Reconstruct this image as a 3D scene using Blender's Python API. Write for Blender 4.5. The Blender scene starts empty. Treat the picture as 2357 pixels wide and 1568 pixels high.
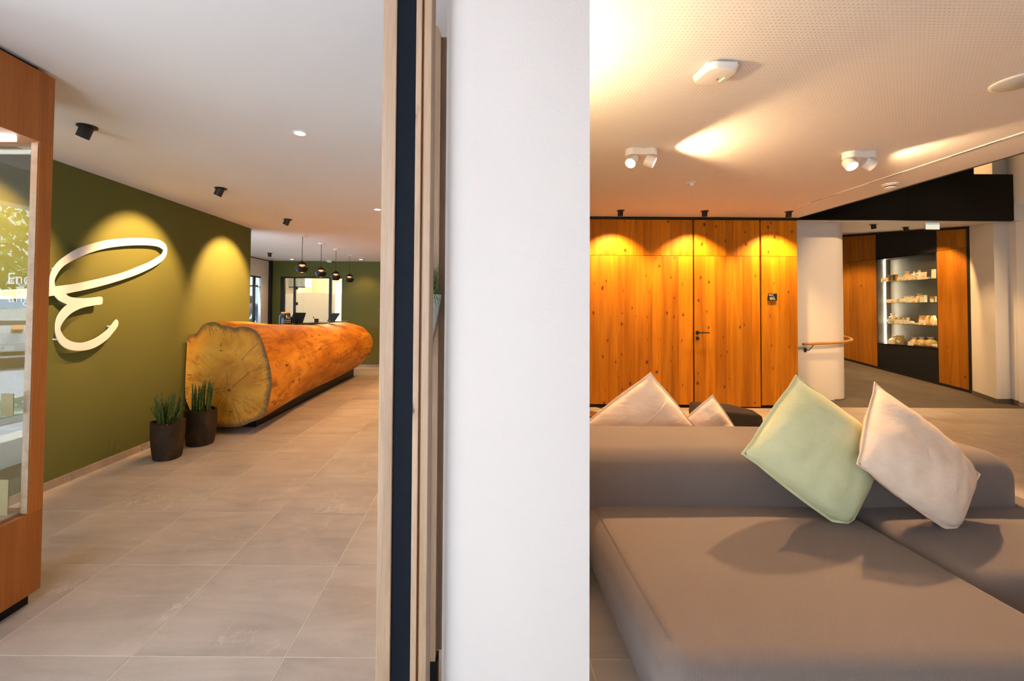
import bpy, bmesh, math, random
from mathutils import Vector, Matrix, Euler, noise
random.seed(7)
SC = bpy.context.scene
COL = SC.collection
PI = math.pi

# ------------------------------------------------------------------ camera
PITCH, ROLL, EYE = math.radians(1.3), 0.0065, 1.373
cam_d = bpy.data.cameras.new('camera')
cam = bpy.data.objects.new('camera', cam_d); COL.objects.link(cam)
Fw = Vector((0, math.cos(PITCH), math.sin(PITCH))); U0 = Vector((0, -math.sin(PITCH), math.cos(PITCH))); R0 = Vector((1, 0, 0))
Rt = R0*math.cos(ROLL) + U0*math.sin(ROLL); Up = U0*math.cos(ROLL) - R0*math.sin(ROLL)
cam.matrix_world = Matrix(((Rt.x, Up.x, -Fw.x, 0), (Rt.y, Up.y, -Fw.y, 0), (Rt.z, Up.z, -Fw.z, EYE), (0, 0, 0, 1)))
cam_d.sensor_fit = 'HORIZONTAL'; cam_d.sensor_width = 36; cam_d.lens = 988/2357*36
cam_d.shift_x = (2357/2-1110)/2357; cam_d.shift_y = (690-1568/2)/2357
cam_d.clip_start = 0.02; cam_d.clip_end = 300
SC.camera = cam

# ------------------------------------------------------------------ world, exposure
w = bpy.data.worlds.new('world'); SC.world = w; w.use_nodes = True
bg = w.node_tree.nodes['Background']
bg.inputs['Color'].default_value = (0.64, 0.82, 1.0, 1); bg.inputs['Strength'].default_value = 9.5
sun_d = bpy.data.lights.new('sun', 'SUN'); sun_d.energy = 40; sun_d.color = (0.97, 0.98, 1.0); sun_d.angle = math.radians(1.0)
sun = bpy.data.objects.new('sun', sun_d); COL.objects.link(sun); sun.rotation_euler = Vector((0.10, 0.42, -0.90)).to_track_quat('-Z', 'Y').to_euler()
SC.view_settings.view_transform = 'Standard'; SC.view_settings.look = 'None'
SC.view_settings.gamma = 1; SC.view_settings.use_curve_mapping = False
SC.view_settings.exposure = 0.0
WARM = (1.0, 0.555, 0.205)
WARM2 = (1.0, 0.62, 0.30)
SC.cycles.caustics_reflective = False; SC.cycles.caustics_refractive = False
SC.cycles.max_bounces = 6; SC.cycles.diffuse_bounces = 3; SC.cycles.glossy_bounces = 3; SC.cycles.transmission_bounces = 3; SC.cycles.transparent_max_bounces = 10

# ------------------------------------------------------------------ helpers
WL = {}
def mesh_from(bm, name, smooth=False, sharp=40):
    if smooth:
        bm.normal_update()
        for f in bm.faces: f.smooth = True
        for e in bm.edges:
            if len(e.link_faces) == 2 and e.calc_face_angle(0) > math.radians(sharp): e.smooth = False
    me = bpy.data.meshes.new(name); bm.to_mesh(me); bm.free()
    return me

def link(name, data, parent=None, m=None, local=False):
    o = bpy.data.objects.new(name, data); COL.objects.link(o)
    if m is not None and data is not None and hasattr(data, 'materials') and len(data.materials) == 0: data.materials.append(m)
    if parent is not None:
        o.parent = parent
        if not local: o.matrix_parent_inverse = Matrix.Translation(-WL.get(parent.name, Vector((0, 0, 0))))
    return o

def tag(o, label=None, cat=None, group=None, kind=None):
    if label: o['label'] = label
    if cat: o['category'] = cat
    if group: o['group'] = group
    if kind: o['kind'] = kind
    return o

def thing(name, label, cat, loc=(0, 0, 0), group=None, rz=0):
    o = bpy.data.objects.new(name, None); COL.objects.link(o)
    o.location = loc; o.rotation_euler = (0, 0, rz); o.empty_display_size = 0.05
    WL[o.name] = Vector(loc)
    return tag(o, label, cat, group)

class MB:
    def __init__(s): s.bm = bmesh.new()
    def box(s, x0, x1, y0, y1, z0, z1, rot=None, piv=None):
        P = [(x0,y0,z0),(x1,y0,z0),(x1,y1,z0),(x0,y1,z0),(x0,y0,z1),(x1,y0,z1),(x1,y1,z1),(x0,y1,z1)]
        if rot is not None:
            c = Vector(piv) if piv else Vector(((x0+x1)/2,(y0+y1)/2,(z0+z1)/2))
            P = [c + rot @ (Vector(p)-c) for p in P]
        v = [s.bm.verts.new(p) for p in P]
        for f in ((0,3,2,1),(4,5,6,7),(0,1,5,4),(1,2,6,5),(2,3,7,6),(3,0,4,7)): s.bm.faces.new([v[i] for i in f])
        return s
    def rbox(s, x0, x1, y0, y1, z0, z1, r, seg=3, subd=0):
        b = bmesh.new(); bmesh.ops.create_cube(b, size=1)
        for v in b.verts: v.co = Vector(((x0+x1)/2+v.co.x*(x1-x0), (y0+y1)/2+v.co.y*(y1-y0), (z0+z1)/2+v.co.z*(z1-z0)))
        bmesh.ops.bevel(b, geom=b.edges[:], offset=r, segments=seg, profile=0.5, affect='EDGES')
        s._merge(b); return s
    def _merge(s, b):
        me = bpy.data.meshes.new('tmp'); b.to_mesh(me); b.free(); s.bm.from_mesh(me); bpy.data.meshes.remove(me)
    def lathe(s, prof, c=(0,0,0), seg=24, axis='Z', cap=True):
        c = Vector(c); rings = []
        for r, h in prof:
            ring = []
            for i in range(seg):
                a = 2*PI*i/seg; x, y = r*math.cos(a), r*math.sin(a)
                p = {'Z': (x, y, h), 'Y': (x, h, y), 'X': (h, x, y)}[axis]
                ring.append(s.bm.verts.new(c+Vector(p)))
            rings.append(ring)
        for a, b in zip(rings, rings[1:]):
            for i in range(seg):
                j = (i+1) % seg; s.bm.faces.new((a[i], a[j], b[j], b[i]))
        if cap:
            s.bm.faces.new(rings[0][::-1]); s.bm.faces.new(rings[-1])
        return s
    def cyl(s, c, r, h, axis='Z', seg=24): return s.lathe([(r, 0), (r, h)], c, seg, axis)
    def tube(s, path, r, seg=8, cap=True):
        path = [Vector(p) for p in path]; n = len(path); rings = []
        rr = r if isinstance(r, (list, tuple)) else [r]*n
        up = Vector((0, 0, 1))
        for i, p in enumerate(path):
            t = (path[min(i+1, n-1)]-path[max(i-1, 0)]).normalized()
            u = up if abs(t.dot(up)) < 0.95 else Vector((1, 0, 0))
            a = t.cross(u).normalized(); b = a.cross(t).normalized()
            rings.append([s.bm.verts.new(p + rr[i]*(math.cos(2*PI*k/seg)*a + math.sin(2*PI*k/seg)*b)) for k in range(seg)])
        for A, B in zip(rings, rings[1:]):
            for i in range(seg):
                j = (i+1) % seg; s.bm.faces.new((A[i], A[j], B[j], B[i]))
        if cap: s.bm.faces.new(rings[0][::-1]); s.bm.faces.new(rings[-1])
        return s
    def prism(s, poly, z0, z1, plane='XY'):
        def P(a, b, h): return {'XY': (a, b, h), 'XZ': (a, h, b), 'YZ': (h, a, b)}[plane]
        A = [s.bm.verts.new(P(a, b, z0)) for a, b in poly]; B = [s.bm.verts.new(P(a, b, z1)) for a, b in poly]
        n = len(poly); s.bm.faces.new(A[::-1]); s.bm.faces.new(B)
        for i in range(n):
            j = (i+1) % n; s.bm.faces.new((A[i], A[j], B[j], B[i]))
        return s
    def ribbon(s, pairs, h0, h1, plane='YZ'):
        def P(a, h): return Vector({'YZ': (h, a[0], a[1]), 'XZ': (a[0], h, a[1]), 'XY': (a[0], a[1], h)}[plane])
        R = [[s.bm.verts.new(P(q, h)) for q in pr for h in (h0, h1)] for pr in pairs]
        for a, b in zip(R, R[1:]):
            s.bm.faces.new((a[0], b[0], b[2], a[2])); s.bm.faces.new((a[1], a[3], b[3], b[1]))
            s.bm.faces.new((a[0], a[1], b[1], b[0])); s.bm.faces.new((a[2], b[2], b[3], a[3]))
        for q in (R[0], R[-1]): s.bm.faces.new((q[0], q[1], q[3], q[2]))
        return s
    def quad(s, *p):
        s.bm.faces.new([s.bm.verts.new(q) for q in p]); return s
    def fixn(s): bmesh.ops.recalc_face_normals(s.bm, faces=s.bm.faces[:]); return s
    def obj(s, name, m, parent=None, smooth=False, local=False, sharp=40):
        s.fixn(); return link(name, mesh_from(s.bm, name, smooth, sharp), parent, m, local)
    def mesh(s, name, m, smooth=False, sharp=40):
        s.fixn(); me = mesh_from(s.bm, name, smooth, sharp); me.materials.append(m); return me

def struct(name, mb, m, parent=None, smooth=False):
    o = mb.obj(name, m, parent, smooth)
    if parent is None: o['kind'] = 'structure'
    return o

# ------------------------------------------------------------------ materials
class NT:
    def __init__(s, name):
        s.m = bpy.data.materials.new(name); s.m.use_nodes = True
        s.t = s.m.node_tree; s.n = s.t.nodes; s.b = s.n['Principled BSDF']; s.out = s.n['Material Output']
    def new(s, typ, **kw):
        n = s.n.new(typ)
        for k, v in kw.items(): setattr(n, k, v)
        return n
    def lk(s, a, b): s.t.links.new(a, b)
    def put(s, sock, v):
        if hasattr(v, 'links'): s.lk(v, sock)
        else: sock.default_value = v
    def coord(s, scale=(1, 1, 1), rnd=0.0, kind='Object', rot=(0, 0, 0)):
        tc = s.new('ShaderNodeTexCoord'); mp = s.new('ShaderNodeMapping')
        src = tc.outputs[kind]
        if rnd:
            oi = s.new('ShaderNodeObjectInfo'); vm = s.new('ShaderNodeVectorMath', operation='ADD')
            mu = s.new('ShaderNodeMath', operation='MULTIPLY'); mu.inputs[1].default_value = rnd
            s.lk(oi.outputs['Random'], mu.inputs[0]); s.lk(src, vm.inputs[0]); s.lk(mu.outputs[0], vm.inputs[1]); src = vm.outputs[0]
        s.lk(src, mp.inputs['Vector']); mp.inputs['Scale'].default_value = scale; mp.inputs['Rotation'].default_value = rot
        return mp.outputs[0]
    def noise(s, co, scale=5, detail=4, rough=0.5, dist=0.0, out='Fac'):
        n = s.new('ShaderNodeTexNoise'); s.lk(co, n.inputs['Vector'])
        n.inputs['Scale'].default_value = scale; n.inputs['Detail'].default_value = detail
        n.inputs['Roughness'].default_value = rough; n.inputs['Distortion'].default_value = dist
        return n.outputs[out]
    def ramp(s, fac, stops, interp='LINEAR'):
        r = s.new('ShaderNodeValToRGB'); r.color_ramp.interpolation = interp
        e = r.color_ramp.elements
        while len(e) < len(stops): e.new(0.5)
        for el, (p, c) in zip(e, stops):
            el.position = p; el.color = (c if len(c) == 4 else (*c, 1)) if isinstance(c, tuple) else (c, c, c, 1)
        s.lk(fac, r.inputs[0]); return r.outputs[0]
    def mix(s, fac, a, b, blend='MIX'):
        n = s.new('ShaderNodeMix', data_type='RGBA', blend_type=blend)
        s.put(n.inputs[0], fac)
        for i, v in ((6, a), (7, b)):
            s.put(n.inputs[i], (*v, 1) if isinstance(v, tuple) and len(v) == 3 else v)
        return n.outputs[2]
    def math(s, op, a, b=0.0, clamp=False):
        n = s.new('ShaderNodeMath', operation=op, use_clamp=clamp); s.put(n.inputs[0], a); s.put(n.inputs[1], b); return n.outputs[0]
    def bump(s, h, strength=0.3, dist=0.01):
        n = s.new('ShaderNodeBump'); n.inputs['Strength'].default_value = strength; n.inputs['Distance'].default_value = dist
        s.lk(h, n.inputs['Height']); s.lk(n.outputs[0], s.b.inputs['Normal'])
    def base(s, c=None, rough=0.5, metal=0.0, spec=None):
        if c is not None: s.put(s.b.inputs['Base Color'], (*c, 1) if isinstance(c, tuple) else c)
        s.put(s.b.inputs['Roughness'], rough); s.b.inputs['Metallic'].default_value = metal
        if spec is not None: s.b.inputs['Specular IOR Level'].default_value = spec
        return s
    def objrand(s): return s.new('ShaderNodeObjectInfo').outputs['Random']

def plain(name, c, rough=0.5, metal=0.0, vary=0.06, sc=30, spec=None, bump=0.0):
    t = NT(name); co = t.coord(); n = t.noise(co, sc, 3)
    a = tuple(x*(1-vary) for x in c); b = tuple(min(1, x*(1+vary)) for x in c)
    t.base(t.ramp(n, [(0.3, a), (0.7, b)]), rough, metal, spec)
    if bump: t.bump(n, bump, 0.002)
    return t.m

def emis(name, c, s, sample='NONE'):
    t = NT(name); t.m.cycles.emission_sampling = sample; t.base((0.8, 0.8, 0.8), 0.5)
    t.b.inputs['Emission Color'].default_value = (*c, 1); t.b.inputs['Emission Strength'].default_value = s
    return t.m

def plaster(name, c, bumpn=0.12, sc=160):
    t = NT(name); co = t.coord(); n = t.noise(co, sc, 3, 0.6); n2 = t.noise(co, 1.3, 2)
    t.base(t.ramp(n2, [(0.3, tuple(x*0.97 for x in c)), (0.7, c)]), 0.75, spec=0.25); t.bump(n, bumpn, 0.003); return t.m

def wood(name, cols, axis='Z', rough=0.42, knots=0.0, vary=0.25, gscale=1.0, kdark=(0.05, 0.018, 0.006), bumpn=0.06, spec=0.35):
    t = NT(name)
    long = 0.055; k = {'X': (long, 1, 1), 'Y': (1, long, 1), 'Z': (1, 1, long)}[axis]
    co = t.coord(tuple(q*gscale for q in k), rnd=53.0)
    n1 = t.noise(co, 9, 5, 0.55, 1.2)
    fine = t.coord(tuple(q*gscale*(0.5 if q < 1 else 1) for q in k), rnd=53.0)
    n2 = t.noise(fine, 160, 3, 0.6)
    c = t.ramp(n1, [(0.25, cols[0]), (0.48, cols[1]), (0.72, cols[2])])
    c = t.mix(0.35, c, t.ramp(n2, [(0.35, 0.55), (0.6, 1.0)]), 'MULTIPLY')
    r = t.objrand()
    c = t.mix(1.0, c, t.ramp(r, [(0.0, (1-vary, 1-vary*1.12, 1-vary*1.2)), (1.0, (1.0+vary*0.3, 1.0+vary*0.25, 1.0))]), 'MULTIPLY')
    if knots:
        kc = t.coord((1, 1, 1), rnd=53.0); sx = t.new('ShaderNodeSeparateXYZ'); t.lk(kc, sx.inputs[0]); cb_ = t.new('ShaderNodeCombineXYZ')
        wob = t.math('MULTIPLY', t.noise(kc, 22, 2), 0.035)
        if axis == 'Z': A_, B_ = t.math('ADD', sx.outputs[0], sx.outputs[1]), sx.outputs[2]
        elif axis == 'Y': A_, B_ = t.math('ADD', sx.outputs[0], sx.outputs[2]), sx.outputs[1]
        else: A_, B_ = t.math('ADD', sx.outputs[1], sx.outputs[2]), sx.outputs[0]
        t.lk(t.math('ADD', A_, wob), cb_.inputs[0]); t.lk(t.math('MULTIPLY', t.math('ADD', B_, wob), 0.6), cb_.inputs[1])
        vo = t.new('ShaderNodeTexVoronoi', voronoi_dimensions='2D'); vo.inputs['Scale'].default_value = 5.5; t.lk(cb_.outputs[0], vo.inputs['Vector'])
        sep = t.new('ShaderNodeSeparateColor'); t.lk(vo.outputs['Color'], sep.inputs[0])
        sel = t.math('GREATER_THAN', sep.outputs[0], 1-knots)
        rad = t.math('ADD', t.math('MULTIPLY', t.math('POWER', sep.outputs[1], 2.0), 0.055), 0.012)
        d = t.math('SUBTRACT', vo.outputs['Distance'], rad)
        halo = t.math('MULTIPLY', t.ramp(d, [(0.0, 1.0), (0.10, 0.0)]), sel)
        core = t.math('MULTIPLY', t.ramp(d, [(0.0, 1.0), (0.03, 0.0)]), sel)
        c = t.mix(t.math('MULTIPLY', halo, 0.45), c, (cols[0][0]*0.55, cols[0][1]*0.45, cols[0][2]*0.4))
        c = t.mix(t.math('MULTIPLY', core, 0.85), c, kdark)
    t.base(c, rough, spec=spec); t.bump(n2, bumpn, 0.002); return t.m

def glass_thin(name, tint=(1, 1, 1), rough=0.0, refl=1.0):
    t = NT(name); t.n.remove(t.b)
    tr = t.new('ShaderNodeBsdfTransparent'); tr.inputs[0].default_value = (*tint, 1)
    gl = t.new('ShaderNodeBsdfGlossy'); gl.inputs['Roughness'].default_value = rough
    lw = t.new('ShaderNodeLayerWeight'); lw.inputs['Blend'].default_value = 0.5
    fr = t.math('ADD', 0.04, t.math('MULTIPLY', t.math('POWER', lw.outputs['Facing'], 5.0), 0.96))
    mx = t.new('ShaderNodeMixShader'); t.lk(t.math('MULTIPLY', fr, refl, True), mx.inputs[0])
    t.lk(tr.outputs[0], mx.inputs[1]); t.lk(gl.outputs[0], mx.inputs[2]); t.lk(mx.outputs[0], t.out.inputs[0])
    return t.m

def stone(name, base=(0.46, 0.41, 0.365), rough=0.42):
    t = NT(name); co = t.coord(rnd=91.0)
    n = t.noise(co, 1.5, 6, 0.62, 0.6); st = t.noise(t.coord((0.45, 2.2, 1), rnd=91.0, rot=(0, 0, 0.55)), 2.4, 6, 0.65, 0.9)
    lo = tuple(x*0.80 for x in base); hi = tuple(x*1.15 for x in base)
    c = t.ramp(n, [(0.3, lo), (0.52, base), (0.75, hi)])
    c = t.mix(0.75, c, t.ramp(st, [(0.3, 0.76), (0.5, 0.98), (0.68, 1.16)]), 'MULTIPLY')
    def vein(cc, sc, det, dist, wd, mrnd, lo_, hi_):
        v = t.ramp(t.noise(cc, sc, det, 0.6, dist), [(0.5-wd, 0.0), (0.5, 1.0), (0.5+wd, 0.0)])
        return t.math('MULTIPLY', v, t.ramp(t.noise(t.coord(rnd=mrnd), 1.9, 3, 0.6), [(lo_, 0.0), (hi_, 1.0)]))
    vv = t.math('MAXIMUM', vein(t.coord((1, 0.7, 1), rnd=91.0, rot=(0, 0, 0.9)), 0.9, 8, 0.25, 0.0045, 19.0, 0.50, 0.66), vein(t.coord((0.8, 1.3, 1), rnd=47.0, rot=(0, 0, -0.3)), 1.1, 9, 0.4, 0.0040, 29.0, 0.52, 0.68))
    wisp = t.ramp(t.noise(t.coord((0.4, 1.6, 1), rnd=61.0, rot=(0, 0, 0.6)), 2.2, 8, 0.7, 0.8), [(0.56, 0.0), (0.72, 1.0)])
    c = t.mix(t.math('MULTIPLY', vv, 0.6), c, (0.72, 0.66, 0.58)); c = t.mix(t.math('MULTIPLY', wisp, 0.22), c, (0.66, 0.60, 0.53))
    gr = t.noise(co, 240, 2, 0.7)
    c = t.mix(0.25, c, t.ramp(gr, [(0.3, 0.70), (0.7, 1.2)]), 'MULTIPLY')
    c = t.mix(1.0, c, t.ramp(t.objrand(), [(0, (0.95, 0.95, 0.95)), (1, (1.03, 1.03, 1.02))]), 'MULTIPLY')
    t.base(c, t.ramp(n, [(0.3, rough-0.05), (0.7, rough+0.1)]), spec=0.4); t.bump(gr, 0.05, 0.001)
    return t.m

def fabric(name, c, k=1300.0, bumpn=0.35, var=0.14, mottle=0.06):
    t = NT(name); tc = t.new('ShaderNodeTexCoord'); sp = t.new('ShaderNodeSeparateXYZ'); t.lk(tc.outputs['Object'], sp.inputs[0])
    a = t.math('SINE', t.math('MULTIPLY', t.math('ADD', sp.outputs[0], sp.outputs[2]), k))
    b = t.math('SINE', t.math('MULTIPLY', t.math('ADD', sp.outputs[1], sp.outputs[2]), k*0.8))
    h = t.math('ADD', t.math('MULTIPLY', t.math('MULTIPLY', a, b), 0.5), 0.5)
    n = t.noise(t.coord(), 420, 2, 0.7); big = t.noise(t.coord(), 3, 3)
    hh = t.math('ADD', t.math('MULTIPLY', h, 0.6), t.math('MULTIPLY', n, 0.4))
    col = t.ramp(hh, [(0.2, tuple(x*(1-var) for x in c)), (0.8, tuple(x*(1+var) for x in c))])
    col = t.mix(1.0, col, t.ramp(big, [(0.3, 1-mottle), (0.7, 1.0)]), 'MULTIPLY')
    t.base(col, 0.9, spec=0.15); t.bump(hh, bumpn, 0.002)
    try: t.b.inputs['Sheen Weight'].default_value = 0.15
    except Exception: pass
    return t.m

def velvet(name, c, c2):
    t = NT(name); n = t.noise(t.coord(), 7, 5, 0.6, 0.6); f = t.noise(t.coord(), 300, 2)
    col = t.ramp(n, [(0.3, c), (0.7, c2)]); t.base(col, 0.85, spec=0.15)
    wr = t.noise(t.coord((1, 1, 2.2)), 9, 3, 0.5, 1.0)
    t.bump(t.math('ADD', t.math('MULTIPLY', wr, 0.9), t.math('MULTIPLY', f, 0.1)), 0.35, 0.02); return t.m

M_tile = stone('stone_tile'); M_base = stone('stone_skirting', (0.34, 0.275, 0.22), 0.5)
M_grout = plain('grout', (0.66, 0.61, 0.54), 0.8)
M_white = plaster('white_plaster', (0.80, 0.79, 0.78))
M_ceil = plaster('ceiling_paint', (0.80, 0.79, 0.78), 0.05)
M_pillar = plaster('pillar_plaster', (0.665, 0.59, 0.535), 0.35, 110)
M_green = plaster('olive_paint', (0.112, 0.118, 0.032), 0.22, 130)
M_greyblue = plaster('pale_blue_wall', (0.66, 0.74, 0.82))
M_black = plain('black_lacquer', (0.007, 0.007, 0.008), 0.42, spec=0.15)
M_blackm = plain('black_metal', (0.012, 0.012, 0.012), 0.5, spec=0.4)
M_anth = plain('anthracite_panel', (0.014, 0.016, 0.020), 0.5, spec=0.18)
M_strip = plain('black_strip', (0.009, 0.011, 0.015), 0.6, spec=0.05)
M_blackgloss = plain('black_gloss_panel', (0.004, 0.004, 0.004), 0.16, spec=0.12, vary=0.02)
M_whitep = plain('white_plastic', (0.82, 0.82, 0.80), 0.4, vary=0.02)
M_oakwarm = wood('knotty_oak', ((0.42, 0.135, 0.003), (0.64, 0.235, 0.006), (0.76, 0.33, 0.014)), 'Z', 0.45, knots=0.5, vary=0.26)
M_oakcab = wood('oak_veneer', ((0.30, 0.10, 0.004), (0.40, 0.15, 0.007), (0.48, 0.195, 0.013)), 'Z', 0.45, knots=0.10, vary=0.14)
M_oakcase = wood('oak_case', ((0.32, 0.092, 0.012), (0.41, 0.125, 0.018), (0.47, 0.155, 0.026)), 'Z', 0.4, knots=0.04, vary=0.12)
M_oakpale = wood('pale_oak', ((0.36, 0.22, 0.13), (0.44, 0.285, 0.18), (0.50, 0.34, 0.225)), 'Z', 0.5, knots=0.05, vary=0.10, gscale=2.6)
M_oaky = wood('oak_rail', ((0.42, 0.20, 0.06), (0.52, 0.26, 0.085), (0.58, 0.32, 0.12)), 'X', 0.4, vary=0.05)
M_oakfloor = wood('oak_board', ((0.36, 0.20, 0.11), (0.46, 0.28, 0.17), (0.55, 0.36, 0.23)), 'Y', 0.4, knots=0.05, vary=0.1)
M_sofa = fabric('sofa_fabric', (0.180, 0.137, 0.115), 1300.0, 0.5, 0.24)
M_ott = fabric('dark_pouf_fabric', (0.05, 0.038, 0.03))
M_cgreen = velvet('sage_velvet', (0.60, 0.61, 0.34), (0.68, 0.68, 0.41))
M_cbeige = velvet('sand_velvet', (0.87, 0.65, 0.48), (0.93, 0.76, 0.60))
M_glass = glass_thin('clear_glass', (0.97, 0.99, 0.98))
M_glassr = glass_thin('case_glass', (0.95, 0.97, 0.96))
M_shelf = glass_thin('shelf_glass', (0.80, 0.92, 0.86))
M_lamp = emis('lamp_warm_white', (1, 0.84, 0.62), 14)
M_lampcool = emis('lamp_white', (1, 0.93, 0.85), 12)
M_led = emis('led_strip', (1, 0.80, 0.56), 110, 'FRONT_BACK')
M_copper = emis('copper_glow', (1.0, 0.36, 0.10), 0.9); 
M_letter = plain('white_lacquer', (0.68, 0.70, 0.74), 0.4, vary=0.01)

def frosted():
    t = NT('frosted_glass'); t.n.remove(t.b)
    d = t.new('ShaderNodeBsdfDiffuse'); d.inputs[0].default_value = (0.82, 0.80, 0.76, 1)
    tl = t.new('ShaderNodeBsdfTranslucent'); tl.inputs[0].default_value = (0.85, 0.83, 0.78, 1)
    mx = t.new('ShaderNodeMixShader'); mx.inputs[0].default_value = 0.62
    t.lk(d.outputs[0], mx.inputs[1]); t.lk(tl.outputs[0], mx.inputs[2]); t.lk(mx.outputs[0], t.out.inputs[0]); return t.m
M_frost = frosted()

def perforated():
    t = NT('perforated_ceiling'); tc = t.new('ShaderNodeTexCoord'); sp = t.new('ShaderNodeSeparateXYZ'); t.lk(tc.outputs['Object'], sp.inputs[0])
    P = 0.021
    fx = t.math('SUBTRACT', t.math('FRACT', t.math('DIVIDE', sp.outputs[0], P)), 0.5); fy = t.math('SUBTRACT', t.math('FRACT', t.math('DIVIDE', sp.outputs[1], P)), 0.5)
    d = t.math('SQRT', t.math('ADD', t.math('MULTIPLY', fx, fx), t.math('MULTIPLY', fy, fy)))
    hole = t.ramp(d, [(0.13, 0.0), (0.21, 1.0)])
    inside = t.math('LESS_THAN', sp.outputs[0], 3.98)
    hole = t.math('SUBTRACT', 1.0, t.math('MULTIPLY', t.math('SUBTRACT', 1.0, hole), inside))
    t.base(t.mix(hole, (0.60, 0.59, 0.58), (0.80, 0.79, 0.78)), 0.75, spec=0.2); t.bump(hole, 0.35, 0.003); return t.m
M_perf = perforated()

def carpet_mat():
    t = NT('grey_carpet'); n = t.noise(t.coord(), 260, 3, 0.7); n2 = t.noise(t.coord(), 2.5, 3)
    c = t.ramp(n, [(0.3, (0.085, 0.075, 0.066)), (0.7, (0.24, 0.215, 0.19))]); c = t.mix(1.0, c, t.ramp(n2, [(0.3, 0.85), (0.7, 1.0)]), 'MULTIPLY')
    t.base(c, 0.95, spec=0.1); t.bump(n, 0.8, 0.006); return t.m
M_carpet = carpet_mat()

def log_side():
    t = NT('log_flank'); co = t.coord((1, 0.28, 1)); n = t.noise(co, 3.2, 6, 0.62, 0.8)
    c = t.ramp(n, [(0.25, (0.28, 0.075, 0.003)), (0.48, (0.52, 0.185, 0.009)), (0.72, (0.78, 0.36, 0.035))])
    blot = t.noise(t.coord((1, 0.6, 1)), 7, 5, 0.65, 0.5)
    c = t.mix(t.ramp(blot, [(0.50, 0.0), (0.66, 0.7)]), c, (0.24, 0.060, 0.004))
    cr = t.noise(t.coord((1, 0.035, 1)), 6.5, 2, 0.4, 0.15); cr = t.ramp(cr, [(0.489, 0.0), (0.5, 1.0), (0.511, 0.0)])
    cm = t.ramp(t.noise(t.coord((1, 0.4, 1)), 2.0, 2), [(0.45, 0.0), (0.55, 1.0)])
    crk = t.math('MULTIPLY', cr, cm)
    c = t.mix(t.math('MULTIPLY', crk, 0.85), c, (0.05, 0.016, 0.005))
    kc = t.coord((1, 0.6, 1)); vo = t.new('ShaderNodeTexVoronoi'); vo.inputs['Scale'].default_value = 6; t.lk(kc, vo.inputs['Vector'])
    kn = t.ramp(vo.outputs['Distance'], [(0.07, 1.0), (0.15, 0.0)])
    c = t.mix(t.math('MULTIPLY', kn, 0.85), c, (0.10, 0.03, 0.008))
    t.base(c, 0.5, spec=0.22)
    t.bump(t.math('SUBTRACT', t.math('MULTIPLY', n, 0.5), t.math('MULTIPLY', crk, 0.6)), 0.5, 0.02); return t.m
M_logside = log_side()
PITH = (-2.751, 4.70, 0.475)
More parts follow.
